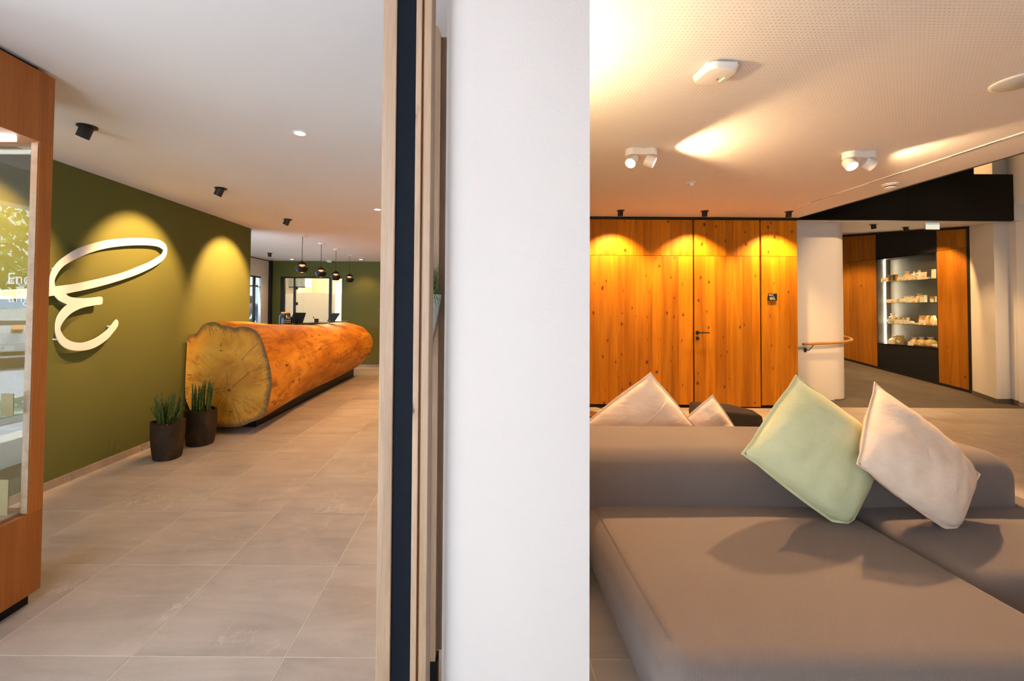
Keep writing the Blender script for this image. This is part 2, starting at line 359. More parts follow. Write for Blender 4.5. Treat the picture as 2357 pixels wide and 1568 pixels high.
def log_end():
    t = NT('log_end_grain'); tc = t.new('ShaderNodeTexCoord'); sub = t.new('ShaderNodeVectorMath', operation='SUBTRACT')
    t.lk(tc.outputs['Object'], sub.inputs[0]); sub.inputs[1].default_value = PITH
    nz = t.noise(t.coord(), 4, 3, 0.5); sp = t.new('ShaderNodeSeparateXYZ'); t.lk(sub.outputs[0], sp.inputs[0])
    x, z = sp.outputs[0], sp.outputs[2]
    r = t.math('SQRT', t.math('ADD', t.math('MULTIPLY', x, x), t.math('MULTIPLY', z, z)))
    rw = t.math('ADD', r, t.math('MULTIPLY', nz, 0.05)); ang = t.math('ARCTAN2', z, x)
    ring = t.math('SINE', t.math('MULTIPLY', rw, 420.0)); ring = t.math('ADD', t.math('MULTIPLY', ring, 0.5), 0.5)
    ring = t.math('MULTIPLY', ring, t.ramp(r, [(0.0, 0.9), (0.22, 1.0), (0.4, 0.25)]))
    big = t.noise(t.coord(), 3.5, 4, 0.6, 0.6)
    c = t.ramp(big, [(0.28, (0.54, 0.21, 0.015)), (0.5, (0.78, 0.37, 0.035)), (0.72, (0.88, 0.49, 0.07))])
    c = t.mix(t.math('MULTIPLY', ring, 0.55), c, (0.24, 0.095, 0.02))
    # radial drying cracks
    cmb = t.new('ShaderNodeCombineXYZ'); t.lk(t.math('MULTIPLY', ang, 6.5), cmb.inputs[0]); t.lk(t.math('MULTIPLY', r, 1.3), cmb.inputs[1])
    rc = t.noise(cmb.outputs[0], 1.4, 3, 0.6, 0.15); rc = t.ramp(rc, [(0.482, 0.0), (0.5, 1.0), (0.518, 0.0)])
    cm2 = t.ramp(t.noise(t.coord(), 5, 2), [(0.44, 0.0), (0.54, 1.0)]); crk = t.math('MULTIPLY', rc, cm2)
    c = t.mix(t.math('MULTIPLY', crk, 0.85), c, (0.06, 0.022, 0.006))
    pith = t.ramp(t.math('ADD', r, t.math('MULTIPLY', nz, 0.02)), [(0.018, 1.0), (0.03, 0.0)]); c = t.mix(t.math('MULTIPLY', pith, 0.9), c, (0.05, 0.015, 0.004))
    def ell(cx_, cz_, a_, b_, soft):
        ex, ez = t.math('DIVIDE', t.math('SUBTRACT', x, cx_), a_), t.math('DIVIDE', t.math('SUBTRACT', z, cz_), b_)
        dd = t.math('SQRT', t.math('ADD', t.math('MULTIPLY', ex, ex), t.math('MULTIPLY', ez, ez)))
        return t.ramp(t.math('ADD', dd, t.math('MULTIPLY', nf, 0.9)), [(1.25-soft, 1.0), (1.25, 0.0)]) if soft < 1.2 else t.ramp(t.math('ADD', dd, t.math('MULTIPLY', nf, 0.9)), [(0.2, 1.0), (1.4, 0.0)])
    nf = t.noise(t.coord(), 28, 4, 0.7)
    for (ex_, ez_, ea, eb, sf, am, dc_) in ((-0.095, 0.43, 0.045, 0.012, 0.5, 0.9, (0.07, 0.022, 0.006)), (-0.100, 0.49, 0.009, 0.075, 0.5, 0.9, (0.04, 0.014, 0.004)), (-0.355, 0.347, 0.055, 0.075, 1.3, 0.7, (0.20, 0.07, 0.015)), (0.016, -0.232, 0.09, 0.013, 0.6, 0.85, (0.12, 0.035, 0.008)), (0.06, 0.43, 0.04, 0.012, 0.6, 0.5, (0.2, 0.07, 0.015)), (-0.39, 0.03, 0.09, 0.006, 0.4, 0.85, (0.05, 0.018, 0.005)), (-0.44, 0.165, 0.05, 0.006, 0.4, 0.8, (0.05, 0.018, 0.005))):
        c = t.mix(t.math('MULTIPLY', ell(ex_, ez_, ea, eb, sf), am), c, dc_)
    def seg(x0_, z0_, x1_, z1_, wd):
        L_ = math.hypot(x1_-x0_, z1_-z0_); ux, uz = (x1_-x0_)/L_, (z1_-z0_)/L_
        ax, az = t.math('SUBTRACT', x, x0_), t.math('SUBTRACT', z, z0_)
        al = t.math('ADD', t.math('MULTIPLY', ax, ux), t.math('MULTIPLY', az, uz)); ac = t.math('ABSOLUTE', t.math('ADD', t.math('SUBTRACT', t.math('MULTIPLY', ax, uz), t.math('MULTIPLY', az, ux)), t.math('MULTIPLY', t.math('SUBTRACT', nz, 0.5), 0.05)))
        inn = t.math('MULTIPLY', t.math('GREATER_THAN', al, 0.0), t.math('LESS_THAN', al, L_))
        return t.math('MULTIPLY', t.math('LESS_THAN', ac, wd), inn)
    for s_ in ((0.04, 0.03, 0.22, 0.20, 0.0035), (0.22, 0.20, 0.45, 0.27, 0.002), (-0.02, 0.05, -0.03, 0.22, 0.0018), (-0.04, 0.02, -0.30, -0.02, 0.0018), (0.10, -0.24, 0.14, -0.38, 0.003), (0.05, -0.10, 0.30, -0.20, 0.0015), (0.12, 0.33, 0.30, 0.52, 0.002)):
        c = t.mix(t.math('MULTIPLY', seg(*s_), 0.85), c, (0.06, 0.022, 0.006))
    # grey stained sapwood: stored per vertex as distance to the bark
    at = t.new('ShaderNodeAttribute', attribute_name='rim'); rim = t.math('ADD', at.outputs['Fac'], t.math('MULTIPLY', t.math('SUBTRACT', t.noise(t.coord(), 14, 4, 0.7), 0.5), 0.9))
    c = t.mix(t.ramp(rim, [(0.45, 0.0), (0.85, 0.8)]), c, (0.085, 0.066, 0.036))
    t.base(c, 0.5, spec=0.35); t.bump(t.math('SUBTRACT', t.math('MULTIPLY', ring, 0.2), crk), 0.35, 0.004); return t.m
M_logend = log_end()

def rough_pot():
    t = NT('burnt_clay'); n = t.noise(t.coord((1, 1, 0.5)), 9, 6, 0.7, 0.5); f = t.noise(t.coord(), 70, 4, 0.7)
    c = t.ramp(n, [(0.3, (0.016, 0.010, 0.006)), (0.55, (0.046, 0.028, 0.015)), (0.78, (0.10, 0.06, 0.03))])
    c = t.mix(t.ramp(f, [(0.68, 0.0), (0.78, 0.4)]), c, (0.3, 0.25, 0.19)); t.base(c, 0.65, spec=0.2); t.bump(t.math('ADD', n, f), 0.6, 0.006); return t.m
M_pot = rough_pot()
def leafmat(name, a, b):
    t = NT(name); n = t.noise(t.coord((1, 1, 1), rnd=13), 40, 3); t.base(t.ramp(n, [(0.35, a), (0.65, b)]), 0.45, spec=0.4); return t.m
M_leaf = leafmat('snake_leaf', (0.014, 0.034, 0.004), (0.085, 0.135, 0.016))
M_grass = leafmat('grass_leaf', (0.06, 0.19, 0.025), (0.20, 0.46, 0.08))
M_bark = plain('bark_chips', (0.16, 0.06, 0.02), 0.9, vary=0.5, sc=60, bump=0.6)

# ------------------------------------------------------------------ lamp helper
def spot(name, loc, target, watts, deg, blend=0.5, col=WARM, r=0.025, parent=None):
    d = bpy.data.lights.new(name, 'SPOT'); d.energy = watts; d.color = col; d.spot_size = math.radians(deg); d.spot_blend = blend; d.shadow_soft_size = r
    o = bpy.data.objects.new(name, d); COL.objects.link(o)
    o.rotation_euler = (Vector(target)-Vector(loc)).to_track_quat('-Z', 'Y').to_euler()
    if parent: 
        o.parent = parent; o.location = Vector(loc)-WL[parent.name]
    else: o.location = loc
    return o
def point(name, loc, watts, col=WARM, r=0.03, parent=None):
    d = bpy.data.lights.new(name, 'POINT'); d.energy = watts; d.color = col; d.shadow_soft_size = r
    o = bpy.data.objects.new(name, d); COL.objects.link(o)
    if parent: o.parent = parent; o.location = Vector(loc)-WL[parent.name]
    else: o.location = loc
    return o

# ================================================================== STRUCTURE
ZL, ZR = 2.485, 2.71
# ---- floor with single tiles
fl = struct('floor', MB().box(-5.1, 9.8, -2.6, 10.3, -0.12, -0.0012), M_grout)
G = 0.0026; cells = []; near = MB()
regions = [(-3.25, -0.10, 1.12, 10.1), (-5.0, -3.25, 6.0, 10.1), (-0.10, 8.0, 1.12, 6.2)]
for (x0, x1, y0, y1) in regions:
    i0 = math.floor((x0+1.37)/0.6)
    for i in range(i0, i0+20):
        for j in range(-2, 16):
            a0, a1 = max(x0, -1.37+0.6*i+G), min(x1, -1.37+0.6*(i+1)-G)
            b0, b1 = max(y0, 1.72+0.6*j+G), min(y1, 1.72+0.6*(j+1)-G)
            if a1-a0 < 0.02 or b1-b0 < 0.02: continue
            cells.append((a0, a1, b0, b1))
tcache = {}
for (a0, a1, b0, b1) in cells:
    k = (round(a1-a0, 4), round(b1-b0, 4))
    if k not in tcache:
        tcache[k] = MB().box(-k[0]/2, k[0]/2, -k[1]/2, k[1]/2, -0.010, 0.0).mesh('floor_tile', M_tile)
    o = link('floor_tile', tcache[k], fl, None, True); o.location = ((a0+a1)/2, (b0+b1)/2, 0)
for i in range(-4, 16):
    for j in range(-8, -1):
        a0, a1 = max(-3.25, -1.37+0.6*i+G), min(8.0, -1.37+0.6*(i+1)-G); b0, b1 = max(-2.5, 1.72+0.6*j+G), min(1.12, 1.72+0.6*(j+1)-G)
        if a1-a0 > 0.02 and b1-b0 > 0.02: near.box(a0, a1, b0, b1, -0.010, 0)
tag(near.obj('floor_tile_field', M_tile, fl), kind='stuff')

# ---- carpet ramp in the corridor
def rampz(y): return 0.0 if y < 7.1 else 0.105*(y-7.1)
mb = MB(); ys = [6.2, 7.1, 10.7]
for ya, yb in zip(ys, ys[1:]):
    mb.quad((4.4, ya, rampz(ya)+0.006), (8.6, ya, rampz(ya)+0.006), (8.6, yb, rampz(yb)+0.006), (4.4, yb, rampz(yb)+0.006))
mb.quad((4.4, 6.2, -0.05), (8.6, 6.2, -0.05), (8.6, 6.2, 0.006), (4.4, 6.2, 0.006))
struct('floor_carpet', mb, M_carpet)

# ---- ceilings
struct('ceiling_left', MB().box(-5.1, 0.1, -2.6, 10.2, ZL, ZL+0.4), M_ceil)
struct('ceiling_right', MB().box(0.1, 4.50, -2.6, 6.3, ZR, ZR+0.25), M_perf)
struct('trim_1', MB().box(4.50, 4.52, -2.6, 6.19, ZR-0.004, ZR+0.25), M_blackm)
def cz(y): return 2.715+0.115*(y-6.2)
mb = MB()
P = [(4.4, 6.2, cz(6.2)), (8.6, 6.2, cz(6.2)), (8.6, 10.7, cz(10.7)), (4.4, 10.7, cz(10.7))]
mb.prism([(6.22, cz(6.22)), (10.7, cz(10.7)), (10.7, cz(10.7)+0.25), (6.22, cz(6.22)+0.25)], 4.4, 8.6, 'YZ')
struct('ceiling_corridor', mb, M_ceil)
struct('ceiling_void', MB().box(4.4, 9.8, -2.6, 8.2, 4.6, 4.8), M_white)
struct('wall_void_back', MB().box(4.4, 9.8, 7.9, 8.1, 3.1, 4.6), M_white)
struct('wall_void_side', MB().box(4.30, 4.49, -2.6, 8.0, ZR+0.26, 4.6), M_white)

# ---- left room walls
struct('wall_left', MB().box(-3.45, -3.25, 1.35, 6.0, 0, ZL), M_green)
mbf = MB().box(-4.94, -4.76, 10.1, 10.3, 0, ZL).box(-4.76, -3.31, 10.1, 10.3, 2.12, ZL).box(-3.31, 0.0, 10.1, 10.3, 0, ZL)
struct('wall_back_left', mbf, M_green)
struct('trim_2', MB().box(-5.0, -4.94, 10.02, 10.3, 0, ZL), M_anth)
mbw = MB().box(-5.06, -5.0, 9.69, 10.02, 0, ZL-0.02).box(-5.06, -5.0, 9.22, 9.69, 2.08, ZL-0.02).box(-5.06, -5.0, 6.0, 8.3, 0, ZL-0.02).box(-5.06, -5.0, 8.3, 9.22, 2.08, ZL-0.02)
struct('wall_side_left', mbw, M_white)
struct('trim_3', MB().box(-5.06, -4.995, 6.0, 10.02, ZL-0.02, ZL-0.004), M_blackm)
struct('wall_reception_side', MB().box(-5.2, -3.45, 5.8, 6.0, 2.25, ZL).box(-5.2, -3.45, 5.8, 6.0, 0, 0.3).box(-5.2, -5.0, 5.8, 6.0, 0.3, 2.25).box(-4.3, -4.22, 5.86, 5.94, 0.3, 2.25), M_white)
# glazing in the side wall
wd = struct('window_1', MB().box(-5.05, -5.01, 8.3, 9.69, 2.05, 2.08).box(-5.05, -5.01, 9.42, 9.475, 0, 2.05).box(-5.05, -5.01, 8.3, 8.36, 0, 2.05).box(-5.045, -5.015, 9.475, 9.69, 1.84, 1.86).box(-5.045, -5.015, 8.36, 9.42, 1.84, 1.86), M_blackm)
for a, b in ((8.36, 9.42), (9.475, 9.69)):
    MB().box(-5.033, -5.027, a, b, 0, 2.05).obj('pane', M_glass, wd)
# stone skirting pieces
def skirting(name, pts, h=0.06, t=0.012, m=M_base, step=0.6):
    root = bpy.data.objects.new(name, None); COL.objects.link(root); root['kind'] = 'structure'; WL[root.name] = Vector((0, 0, 0))
    for p, q in zip(pts, pts[1:]):
        p, q = Vector(p), Vector(q); L = (q-p).length; d = (q-p)/L; n = Vector((d.y, -d.x)); s = 0
        while s < L-1e-4:
            e = min(L, s+step-0.003); A = p+d*s; B = p+d*e
            MB().prism([(A.x, A.y), (B.x, B.y), (B.x+n.x*t, B.y+n.y*t), (A.x+n.x*t, A.y+n.y*t)], 0.0, h).obj('skirting_piece', m, root); s += step
    return root
skirting('baseboard_left', [(-3.25, 1.72), (-3.25, 4.72)], 0.062)
skirting('baseboard_back', [(-3.30, 10.1), (-0.1, 10.1)], 0.062)

# ---- divider wall, pillar
struct('wall_divider', MB().box(-0.05, 0.1, 1.66, 10.3, 0, 2.95), M_white)
struct('wall_step', MB().box(0.08, 0.1, -2.6, 1.66, ZL, 2.95), M_white)
pp = [(0.313, 1.25), (0.313, 1.65), (-0.118, 1.65)]
cxp, cyp, rr = -0.118+0.10, 1.25+0.10, 0.10
for k in range(9):
    a = PI + (PI/2)*k/8; pp.append((cxp+rr*math.cos(a), cyp+rr*math.sin(a)))
struct('wall_pillar', MB().prism(pp, 0, ZR), M_pillar, smooth=True)

# ---- oak clad wall with door (right room, back)
bk = struct('wall_back_right', MB().box(0.1, 4.485, 6.13, 6.25, 0.0, ZR), M_blackm)
struct('trim_4', MB().box(0.1, 4.485, 6.092, 6.13, 2.672, ZR), M_blackm)
seam_x = [0.12, 0.55, 0.98, 1.25, 1.54, 1.927, 2.18, 2.42, 2.539, 2.673, 2.793, 2.994]
seam_d = [3.016, 3.179, 3.304, 3.472, 3.579, 3.699, 3.832, 3.948]
seam_p = [3.972, 4.085, 4.218, 4.365, 4.481]
def planks(xs, z0, z1, parent):
    for a, b in zip(xs, xs[1:]):
        MB().box(a+0.0004, b-0.0004, 6.10+random.uniform(-0.0006, 0.0006), 6.13, z0, z1).obj('plank', M_oakwarm, parent)
for xs in (seam_x, seam_d, seam_p): planks(xs, 2.159, 2.67, bk)
planks(seam_x, 0.045, 2.154, bk); planks(seam_p, 0.045, 2.154, bk)
dr = struct('door_1', MB().box(3.014, 3.95, 6.125, 6.132, 0.01, 2.156), M_blackm)
planks(seam_d, 0.02, 2.154, dr)
def rosette(z): return MB().lathe([(0.0255, 0), (0.0255, -0.006), (0.023, -0.009)], (3.055, 6.10, z), 28, 'Y')
h = rosette(1.066).obj('lever_rosette', M_blackm, dr, True)
MB().tube([(3.055, 6.095, 1.066), (3.055, 6.05, 1.066), (3.065, 6.042, 1.066), (3.195, 6.042, 1.066)], 0.0095, 12).obj('lever', M_blackm, h, True)
h2 = rosette(0.984).obj('lock_rosette', M_blackm, dr, True)
MB().lathe([(0.008, 0), (0.008, -0.004)], (3.055, 6.092, 0.986), 12, 'Y').obj('cylinder_lock', M_anth, h2, True)
struct('baseboard_back_right', MB().box(0.1, 4.485, 6.112, 6.13, 0.0, 0.045), M_black)

# ---- white rounded wall end with handrail
pp = [(4.485, 6.13), (4.485, 6.66)]
cx, cy, rr = 5.44, 7.01, 0.35
for k in range(25):
    a = -PI/2 + PI*k/24; pp.append((cx+rr*math.cos(a), cy+rr*math.sin(a)))
pp += [(4.9, 7.36), (4.9, 10.7), (4.2, 10.7), (4.2, 6.3), (4.44, 6.3), (4.44, 6.13)]
struct('wall_column', MB().prism(pp, 0, 3.3), M_white, smooth=True)
mb = MB(); prev = None
for k in range(13):
    a = -PI/2 + PI*k/12
    q = (cx+(rr+0.008)*math.cos(a), cy+(rr+0.008)*math.sin(a))
    if prev: mb.quad((*prev, 0), (*q, 0), (*q, 0.022+rampz(q[1])), (*prev, 0.022+rampz(prev[1])))
    prev = q
struct('baseboard_column', mb, M_carpet)
# ---- corridor far end + right walls
struct('wall_corridor_end', MB().box(4.4, 8.6, 10.5, 10.7, 0, 3.5), M_white)
wr = [(8.205, 7.21), (7.764, 6.498), (8.0, 6.505), (7.905, 6.34), (8.02, 5.6), (8.02, -2.6)]
mb = MB()
mb.prism(wr + [(9.8, -2.6), (9.8, 7.9), (8.6, 7.9), (8.6, 7.21)], 0, 4.6)
struct('wall_right', mb, M_white)
skirting('baseboard_right', [(8.205, 7.21), (7.764, 6.498), (8.0, 6.505), (7.905, 6.34)], 0.075, 0.012, M_carpet, 5)
skirting('baseboard_right_tile', [(7.905, 6.34), (8.02, 5.6), (8.02, -1.0)], 0.062)
# fix winding side of these skirtings is the room side

# ---- black fascia of the stair void
fa = struct('wall_fascia', MB().box(4.5, 7.70, 6.205, 6.24, 2.705, 3.38).box(4.5, 7.13, 6.205, 6.24, 3.38, 4.6), M_blackm)
for a, b, z1 in ((4.505, 6.172, 4.59), (6.176, 7.128, 4.59), (7.1285, 7.698, 3.385)):
    MB().box(a, b, 6.19, 6.205, 2.71, z1).obj('panel', M_blackgloss, fa)
# plaster strip with slot diffuser
sl = tag(MB().box(3.985, 4.010, 2.3, 5.42, ZR-0.006, ZR).obj('slot_diffuser', M_whitep), 'long thin white slot diffuser in the ceiling beside the black fascia', 'air diffuser')
for k in range(4):
    y = 2.5+k*0.78; MB().box(3.994, 4.003, y, y+0.36, ZR-0.0075, ZR-0.005).obj('slot', M_blackm, sl)

# ---- front facade behind the camera (glazed), street outside
mb = MB().box(-3.45, 9.8, -2.62, -2.5, 2.30, 4.7).box(-0.15, 9.8, -2.62, -2.5, 0, 2.3)
for x in (-3.35, -1.8, -0.2): mb.box(x-0.05, x+0.05, -2.62, -2.5, 0, 2.30)
struct('wall_front', mb, M_white)
mb = MB().box(-3.45, -3.30, -2.6, 1.35, 2.10, 2.9).box(-3.45, -3.30, -2.6, -0.3, 0, 2.1).box(-3.45, -3.30, -0.3, 1.35, 0, 0.25)
for y in (-0.3, 1.30): mb.box(-3.42, -3.33, y-0.04, y+0.04, 0, 2.2)
struct('wall_front_side', mb, M_white)
def cobble():
    t = NT('cobbles'); co = t.coord(); v = t.new('ShaderNodeTexVoronoi'); v.inputs['Scale'].default_value = 7; t.lk(co, v.inputs['Vector'])
    c = t.ramp(v.outputs['Distance'], [(0.1, (0.54, 0.57, 0.62)), (0.55, (0.36, 0.38, 0.42))]); t.base(c, 0.8); return t.m
struct('floor_street', MB().box(-40, 12, -40, 12.0, -0.35, -0.125), cobble())
struct('floor_kerb', MB().box(-6.3, -6.0, -30, 6, -0.125, -0.02), plain('kerb_stone', (0.6, 0.6, 0.6), 0.8))
# ================================================================== LARGE OBJECTS
# ---- reception counter made from a tree trunk
PROF = [(-3.225, 0.378), (-3.231, 0.488), (-3.23, 0.66), (-3.224, 0.88), (-3.22, 1.068), (-3.212, 1.081), (-3.126, 1.081), (-3.095, 1.132), (-3.054, 1.187), (-2.979, 1.216), (-2.924, 1.219), (-2.881, 1.207), (-2.849, 1.173), (-2.805, 1.184), (-2.749, 1.169), (-2.71, 1.147), (-2.663, 1.166), (-2.584, 1.17), (-2.513, 1.151), (-2.457, 1.112), (-2.417, 1.058), (-2.375, 0.948), (-2.339, 0.838), (-2.312, 0.744), (-2.291, 0.619), (-2.286, 0.541), (-2.296, 0.447), (-2.314, 0.338), (-2.339, 0.252), (-2.362, 0.212), (-2.439, 0.157), (-2.517, 0.126), (-2.61, 0.083), (-2.704, 0.075), (-2.814, 0.077), (-2.924, 0.081), (-2.987, 0.096), (-3.066, 0.153), (-3.162, 0.238)]
def resample(poly, n):
    P = [Vector(p) for p in poly]; P.append(P[0]); L = [0]
    for a, b in zip(P, P[1:]): L.append(L[-1]+(b-a).length)
    out = []; j = 0
    for i in range(n):
        s = L[-1]*i/n
        while L[j+1] < s: j += 1
        f = (s-L[j])/(L[j+1]-L[j]); out.append(P[j].lerp(P[j+1], f))
    return out
def smooth_poly(P, it=1):
    for _ in range(it): P = [(P[i-1]+P[i]*2+P[(i+1) % len(P)])/4 for i in range(len(P))]
    return P
cnt = thing('reception_counter', 'huge peeled tree trunk reception counter lying along the olive wall', 'counter', (-2.75, 6.75, 0))
n = 120; near_p = smooth_poly(resample(PROF, n), 1); C0 = Vector((-2.75, 0.62)); SEG = 60; Y0, Y1 = 4.70, 8.86
bm = bmesh.new(); rings = []
for s in range(SEG+1):
    t = s/SEG; y = Y0+(Y1-Y0)*t; ring = []
    for p in near_p:
        d = p-C0; r = d.length; u = d/r
        far_r = 0.52 if u.y > -2 else 0.5
        blend = min(1, t*1.6); blend = blend*blend*(3-2*blend)
        rfar = 0.5 + 0.03*math.sin(3*math.atan2(u.y, u.x)+0.6)
        if u.x < -0.2: rfar = min(rfar, 0.49/max(0.25, -u.x))
        if u.y > 0.55: rfar = min(rfar, 0.525/u.y)
        q = r*(1-blend)+rfar*blend
        nz = noise.noise(Vector((p.x*2.2, y*0.9, p.y*2.2)))*0.025 + noise.noise(Vector((p.x*6, y*2.2, p.y*6)))*0.010
        if s in (0,): nz = 0
        edge = 1.0
        if t > 0.965: edge = 1-((t-0.965)/0.035)**2*0.06
        ring.append(bm.verts.new((C0.x+u.x*(q+nz)*edge, y, C0.y+u.y*(q+nz)*edge)))
    rings.append(ring)
for a, b in zip(rings, rings[1:]):
    for i in range(n):
        j = (i+1) % n; bm.faces.new((a[i], a[j], b[j], b[i]))
bm.faces.new(rings[-1])
bmesh.ops.recalc_face_normals(bm, faces=bm.faces[:])
link('trunk', mesh_from(bm, 'trunk', True, 60), cnt, M_logside)
# end grain face: concentric rings of vertices, with distance to the bark stored
bm = bmesh.new(); lay = bm.verts.layers.float.new('rim'); pv = Vector((PITH[0], PITH[2])); KS = [0, .25, .5, .7, .82, .9, .95, 1.0]; R_ = []
for k in KS:
    ring = []
    for p in near_p:
        q = pv.lerp(p, k); v = bm.verts.new((q.x, Y0-0.0025, q.y))
        dist = (p-q).length; left = p.x < -3.15
        v[lay] = 0.0 if left and p.y < 1.0 else max(0.0, 1-dist/0.13)
        ring.append(v)
    R_.append(ring)
for a, b in zip(R_[1:], R_[2:]):
    for i in range(n):
        j = (i+1) % n; bm.faces.new((a[i], a[j], b[j], b[i]))
c0 = R_[0][0]
for i in range(n):
    j = (i+1) % n; bm.faces.new((c0, R_[1][i], R_[1][j]))
for v in [v for v in bm.verts if not v.link_faces]: bm.verts.remove(v)
bmesh.ops.recalc_face_normals(bm, faces=bm.faces[:])
link('end_face', mesh_from(bm, 'end_face'), cnt, M_logend)
MB().box(-3.10, -2.60, 4.98, 8.74, 0, 0.30).obj('plinth', M_black, cnt)
MB().box(-3.34, -2.95, 6.05, 8.8, 1.085, 1.10).obj('worktop', M_anth, cnt)
for (yy, xx) in ((6.95, -2.70), (7.95, -2.63)):
    MB().box(xx-0.16, xx+0.16, yy-0.11, yy+0.11, 1.122, 1.136).obj('tray_ledge', M_black, cnt)

# ---- sofa
sofa = thing('sectional_sofa', 'large taupe grey fabric sectional sofa in the foreground', 'sofa', (1.7, 2.0, 0))
def puff(x0, x1, y0, y1, z0, z1, r, seg, crown=0.012, taper=0.0):
    """upholstered block: box rounded with radius r, slightly crowned on top and drawn in towards the floor"""
    H = Vector(((x1-x0)/2, (y1-y0)/2, (z1-z0)/2)); Cn = Vector(((x0+x1)/2, (y0+y1)/2, (z0+z1)/2)); m = MB(); cache = {}
    def samples(h):
        inn = h-r; k = 8; L = [-inn+2*inn*i/k for i in range(k+1)]; e = [inn+r*math.tan(math.radians(45*i/seg)) for i in range(1, seg+1)]
        return [-q for q in e[::-1]]+L+e
    S = [samples(h) for h in H]
    def vert(p):
        key = tuple(round(c, 5) for c in p)
        if key not in cache:
            p = Vector(p); inn = Vector([max(-(H[a]-r), min(H[a]-r, p[a])) for a in range(3)]); d = p-inn
            q = inn+d.normalized()*r if d.length > 1e-9 else p
            u, v_, w_ = q.x/H.x, q.y/H.y, q.z/H.z
            if w_ > 0: q.z += crown*(1-u*u)*(1-v_*v_)*w_
            if taper and w_ < 0.5:
                k = (0.5-w_)/1.5*taper; q.x -= k*u; q.y -= k*v_
            q += Vector((noise.noise((q+Cn)*2.5), noise.noise((q+Cn)*2.5+Vector((9, 0, 0))), noise.noise((q+Cn)*2.0+Vector((0, 7, 0)))))*0.004
            cache[key] = m.bm.verts.new(Cn+q)
        return cache[key]
    for ax in range(3):
        a, b = (ax+1) % 3, (ax+2) % 3
        for s in (-1, 1):
            for i in range(len(S[a])-1):
                for j in range(len(S[b])-1):
                    P = []
                    for (ii, jj) in ((i, j), (i+1, j), (i+1, j+1), (i, j+1)):
                        p = [0, 0, 0]; p[ax] = s*H[ax]; p[a] = S[a][ii]; p[b] = S[b][jj]; P.append(vert(p))
                    m.bm.faces.new(P)
    return m
puff(0.50, 1.768, 1.16, 2.62, 0.05, 0.425, 0.075, 5, 0.010, 0.06).obj('chaise_seat', M_sofa, sofa, True, sharp=80)
puff(1.774, 2.82, 1.56, 2.62, 0.05, 0.425, 0.065, 5, 0.012, 0.05).obj('seat', M_sofa, sofa, True, sharp=80)
puff(0.30, 2.655, 2.09, 2.70, 0.12, 0.675, 0.125, 8, 0.012).obj('backrest', M_sofa, sofa, True, sharp=80)
puff(0.30, 2.655, 2.66, 3.45, 0.05, 0.425, 0.075, 5, 0.012, 0.05).obj('rear_seat', M_sofa, sofa, True, sharp=80)
MB().tube([(0.548, 2.10, 0.4255), (0.548, 1.6, 0.4285), (0.552, 1.28, 0.4255), (0.556, 1.225, 0.413), (0.556, 1.185, 0.383), (0.556, 1.164, 0.33), (0.556, 1.166, 0.20)], 0.0022, 6).obj('seam', M_sofa, sofa, True)
for x in (0.68, 1.6, 1.95, 2.5):
    for y in (1.75, 3.2): MB().cyl((x, y, 0), 0.025, 0.06).obj('foot', M_blackm, sofa)

# ---- cushions
def cushion(name, label, T, L, B, Rr, th, m, seed, floor=None, pinch=-0.035, cat='cushion'):
    T, L, B, Rr = map(Vector, (T, L, B, Rr)); ctr = (T+L+B+Rr)/4
    o = thing(name, label, cat, (ctr.x, ctr.y, min(p.z for p in (T, L, B, Rr))))
    N = 28; nrm = (L-T).cross(Rr-T).normalized()
    if nrm.y > 0: nrm = -nrm
    def pt(u, v):
        return T*(1-u)*(1-v)+Rr*u*(1-v)+L*(1-u)*v+B*u*v
    bm = bmesh.new(); F, K = {}, {}
    for i in range(N+1):
        for j in range(N+1):
            u, v = i/N, j/N; a, b = 2*u-1, 2*v-1
            uu = u - pinch*a*(1-b*b)*abs(a)**1.5*0.5; vv = v - pinch*b*(1-a*a)*abs(b)**1.5*0.5
            ear = 0.02*max(0, abs(a*b)-0.72)/0.28; p = pt(uu+ear*a, vv+ear*b)
            h = th*(max(0, (1-abs(a)**2.6))*max(0, (1-abs(b)**2.6)))**0.55
            w_ = noise.noise(Vector((a*1.6+seed, b*1.6, seed)))*0.015*(1-abs(a*b)) + noise.noise(Vector((a*5+seed, b*2.5, 3)))*0.006
            rim = i in (0, N) or j in (0, N)
            F[i, j] = bm.verts.new(p+nrm*(h+w_*(0 if rim else 1)))
            K[i, j] = F[i, j] if rim else bm.verts.new(p-nrm*(h-w_))
    for i in range(N):
        for j in range(N):
            bm.faces.new((F[i, j], F[i+1, j], F[i+1, j+1], F[i, j+1])); bm.faces.new((K[i, j], K[i, j+1], K[i+1, j+1], K[i+1, j]))
    if floor:
        for v in bm.verts:
            if v.co.z < floor: v.co.z = floor+(v.co.z-floor)*0.06
    rimp = [F[i, 0].co.copy() for i in range(N+1)]+[F[N, j].co.copy() for j in range(1, N+1)]+[F[i, N].co.copy() for i in range(N-1, -1, -1)]+[F[0, j].co.copy() for j in range(N-1, 0, -1)]
    bmesh.ops.recalc_face_normals(bm, faces=bm.faces[:])
    link('cover', mesh_from(bm, 'cover', True, 100), o, m)
    # stitched flange along the seam
    mb = MB(); n_ = len(rimp); pairs = []
    for k in range(n_+1):
        p = rimp[k % n_]; out = (p-ctr); out -= nrm*out.dot(nrm); out.normalize()
        pairs.append((p-out*0.004, p+out*0.010))
    vs = [[mb.bm.verts.new(q+nrm*s) for q in pr for s in (-0.002, 0.002)] for pr in pairs[:-1]]
    for k in range(n_):
        a, b = vs[k], vs[(k+1) % n_]
        mb.bm.faces.new((a[0], b[0], b[2], a[2])); mb.bm.faces.new((a[1], a[3], b[3], b[1])); mb.bm.faces.new((a[2], b[2], b[3], a[3]))
    mb.obj('hem', m, o, True)
    return o
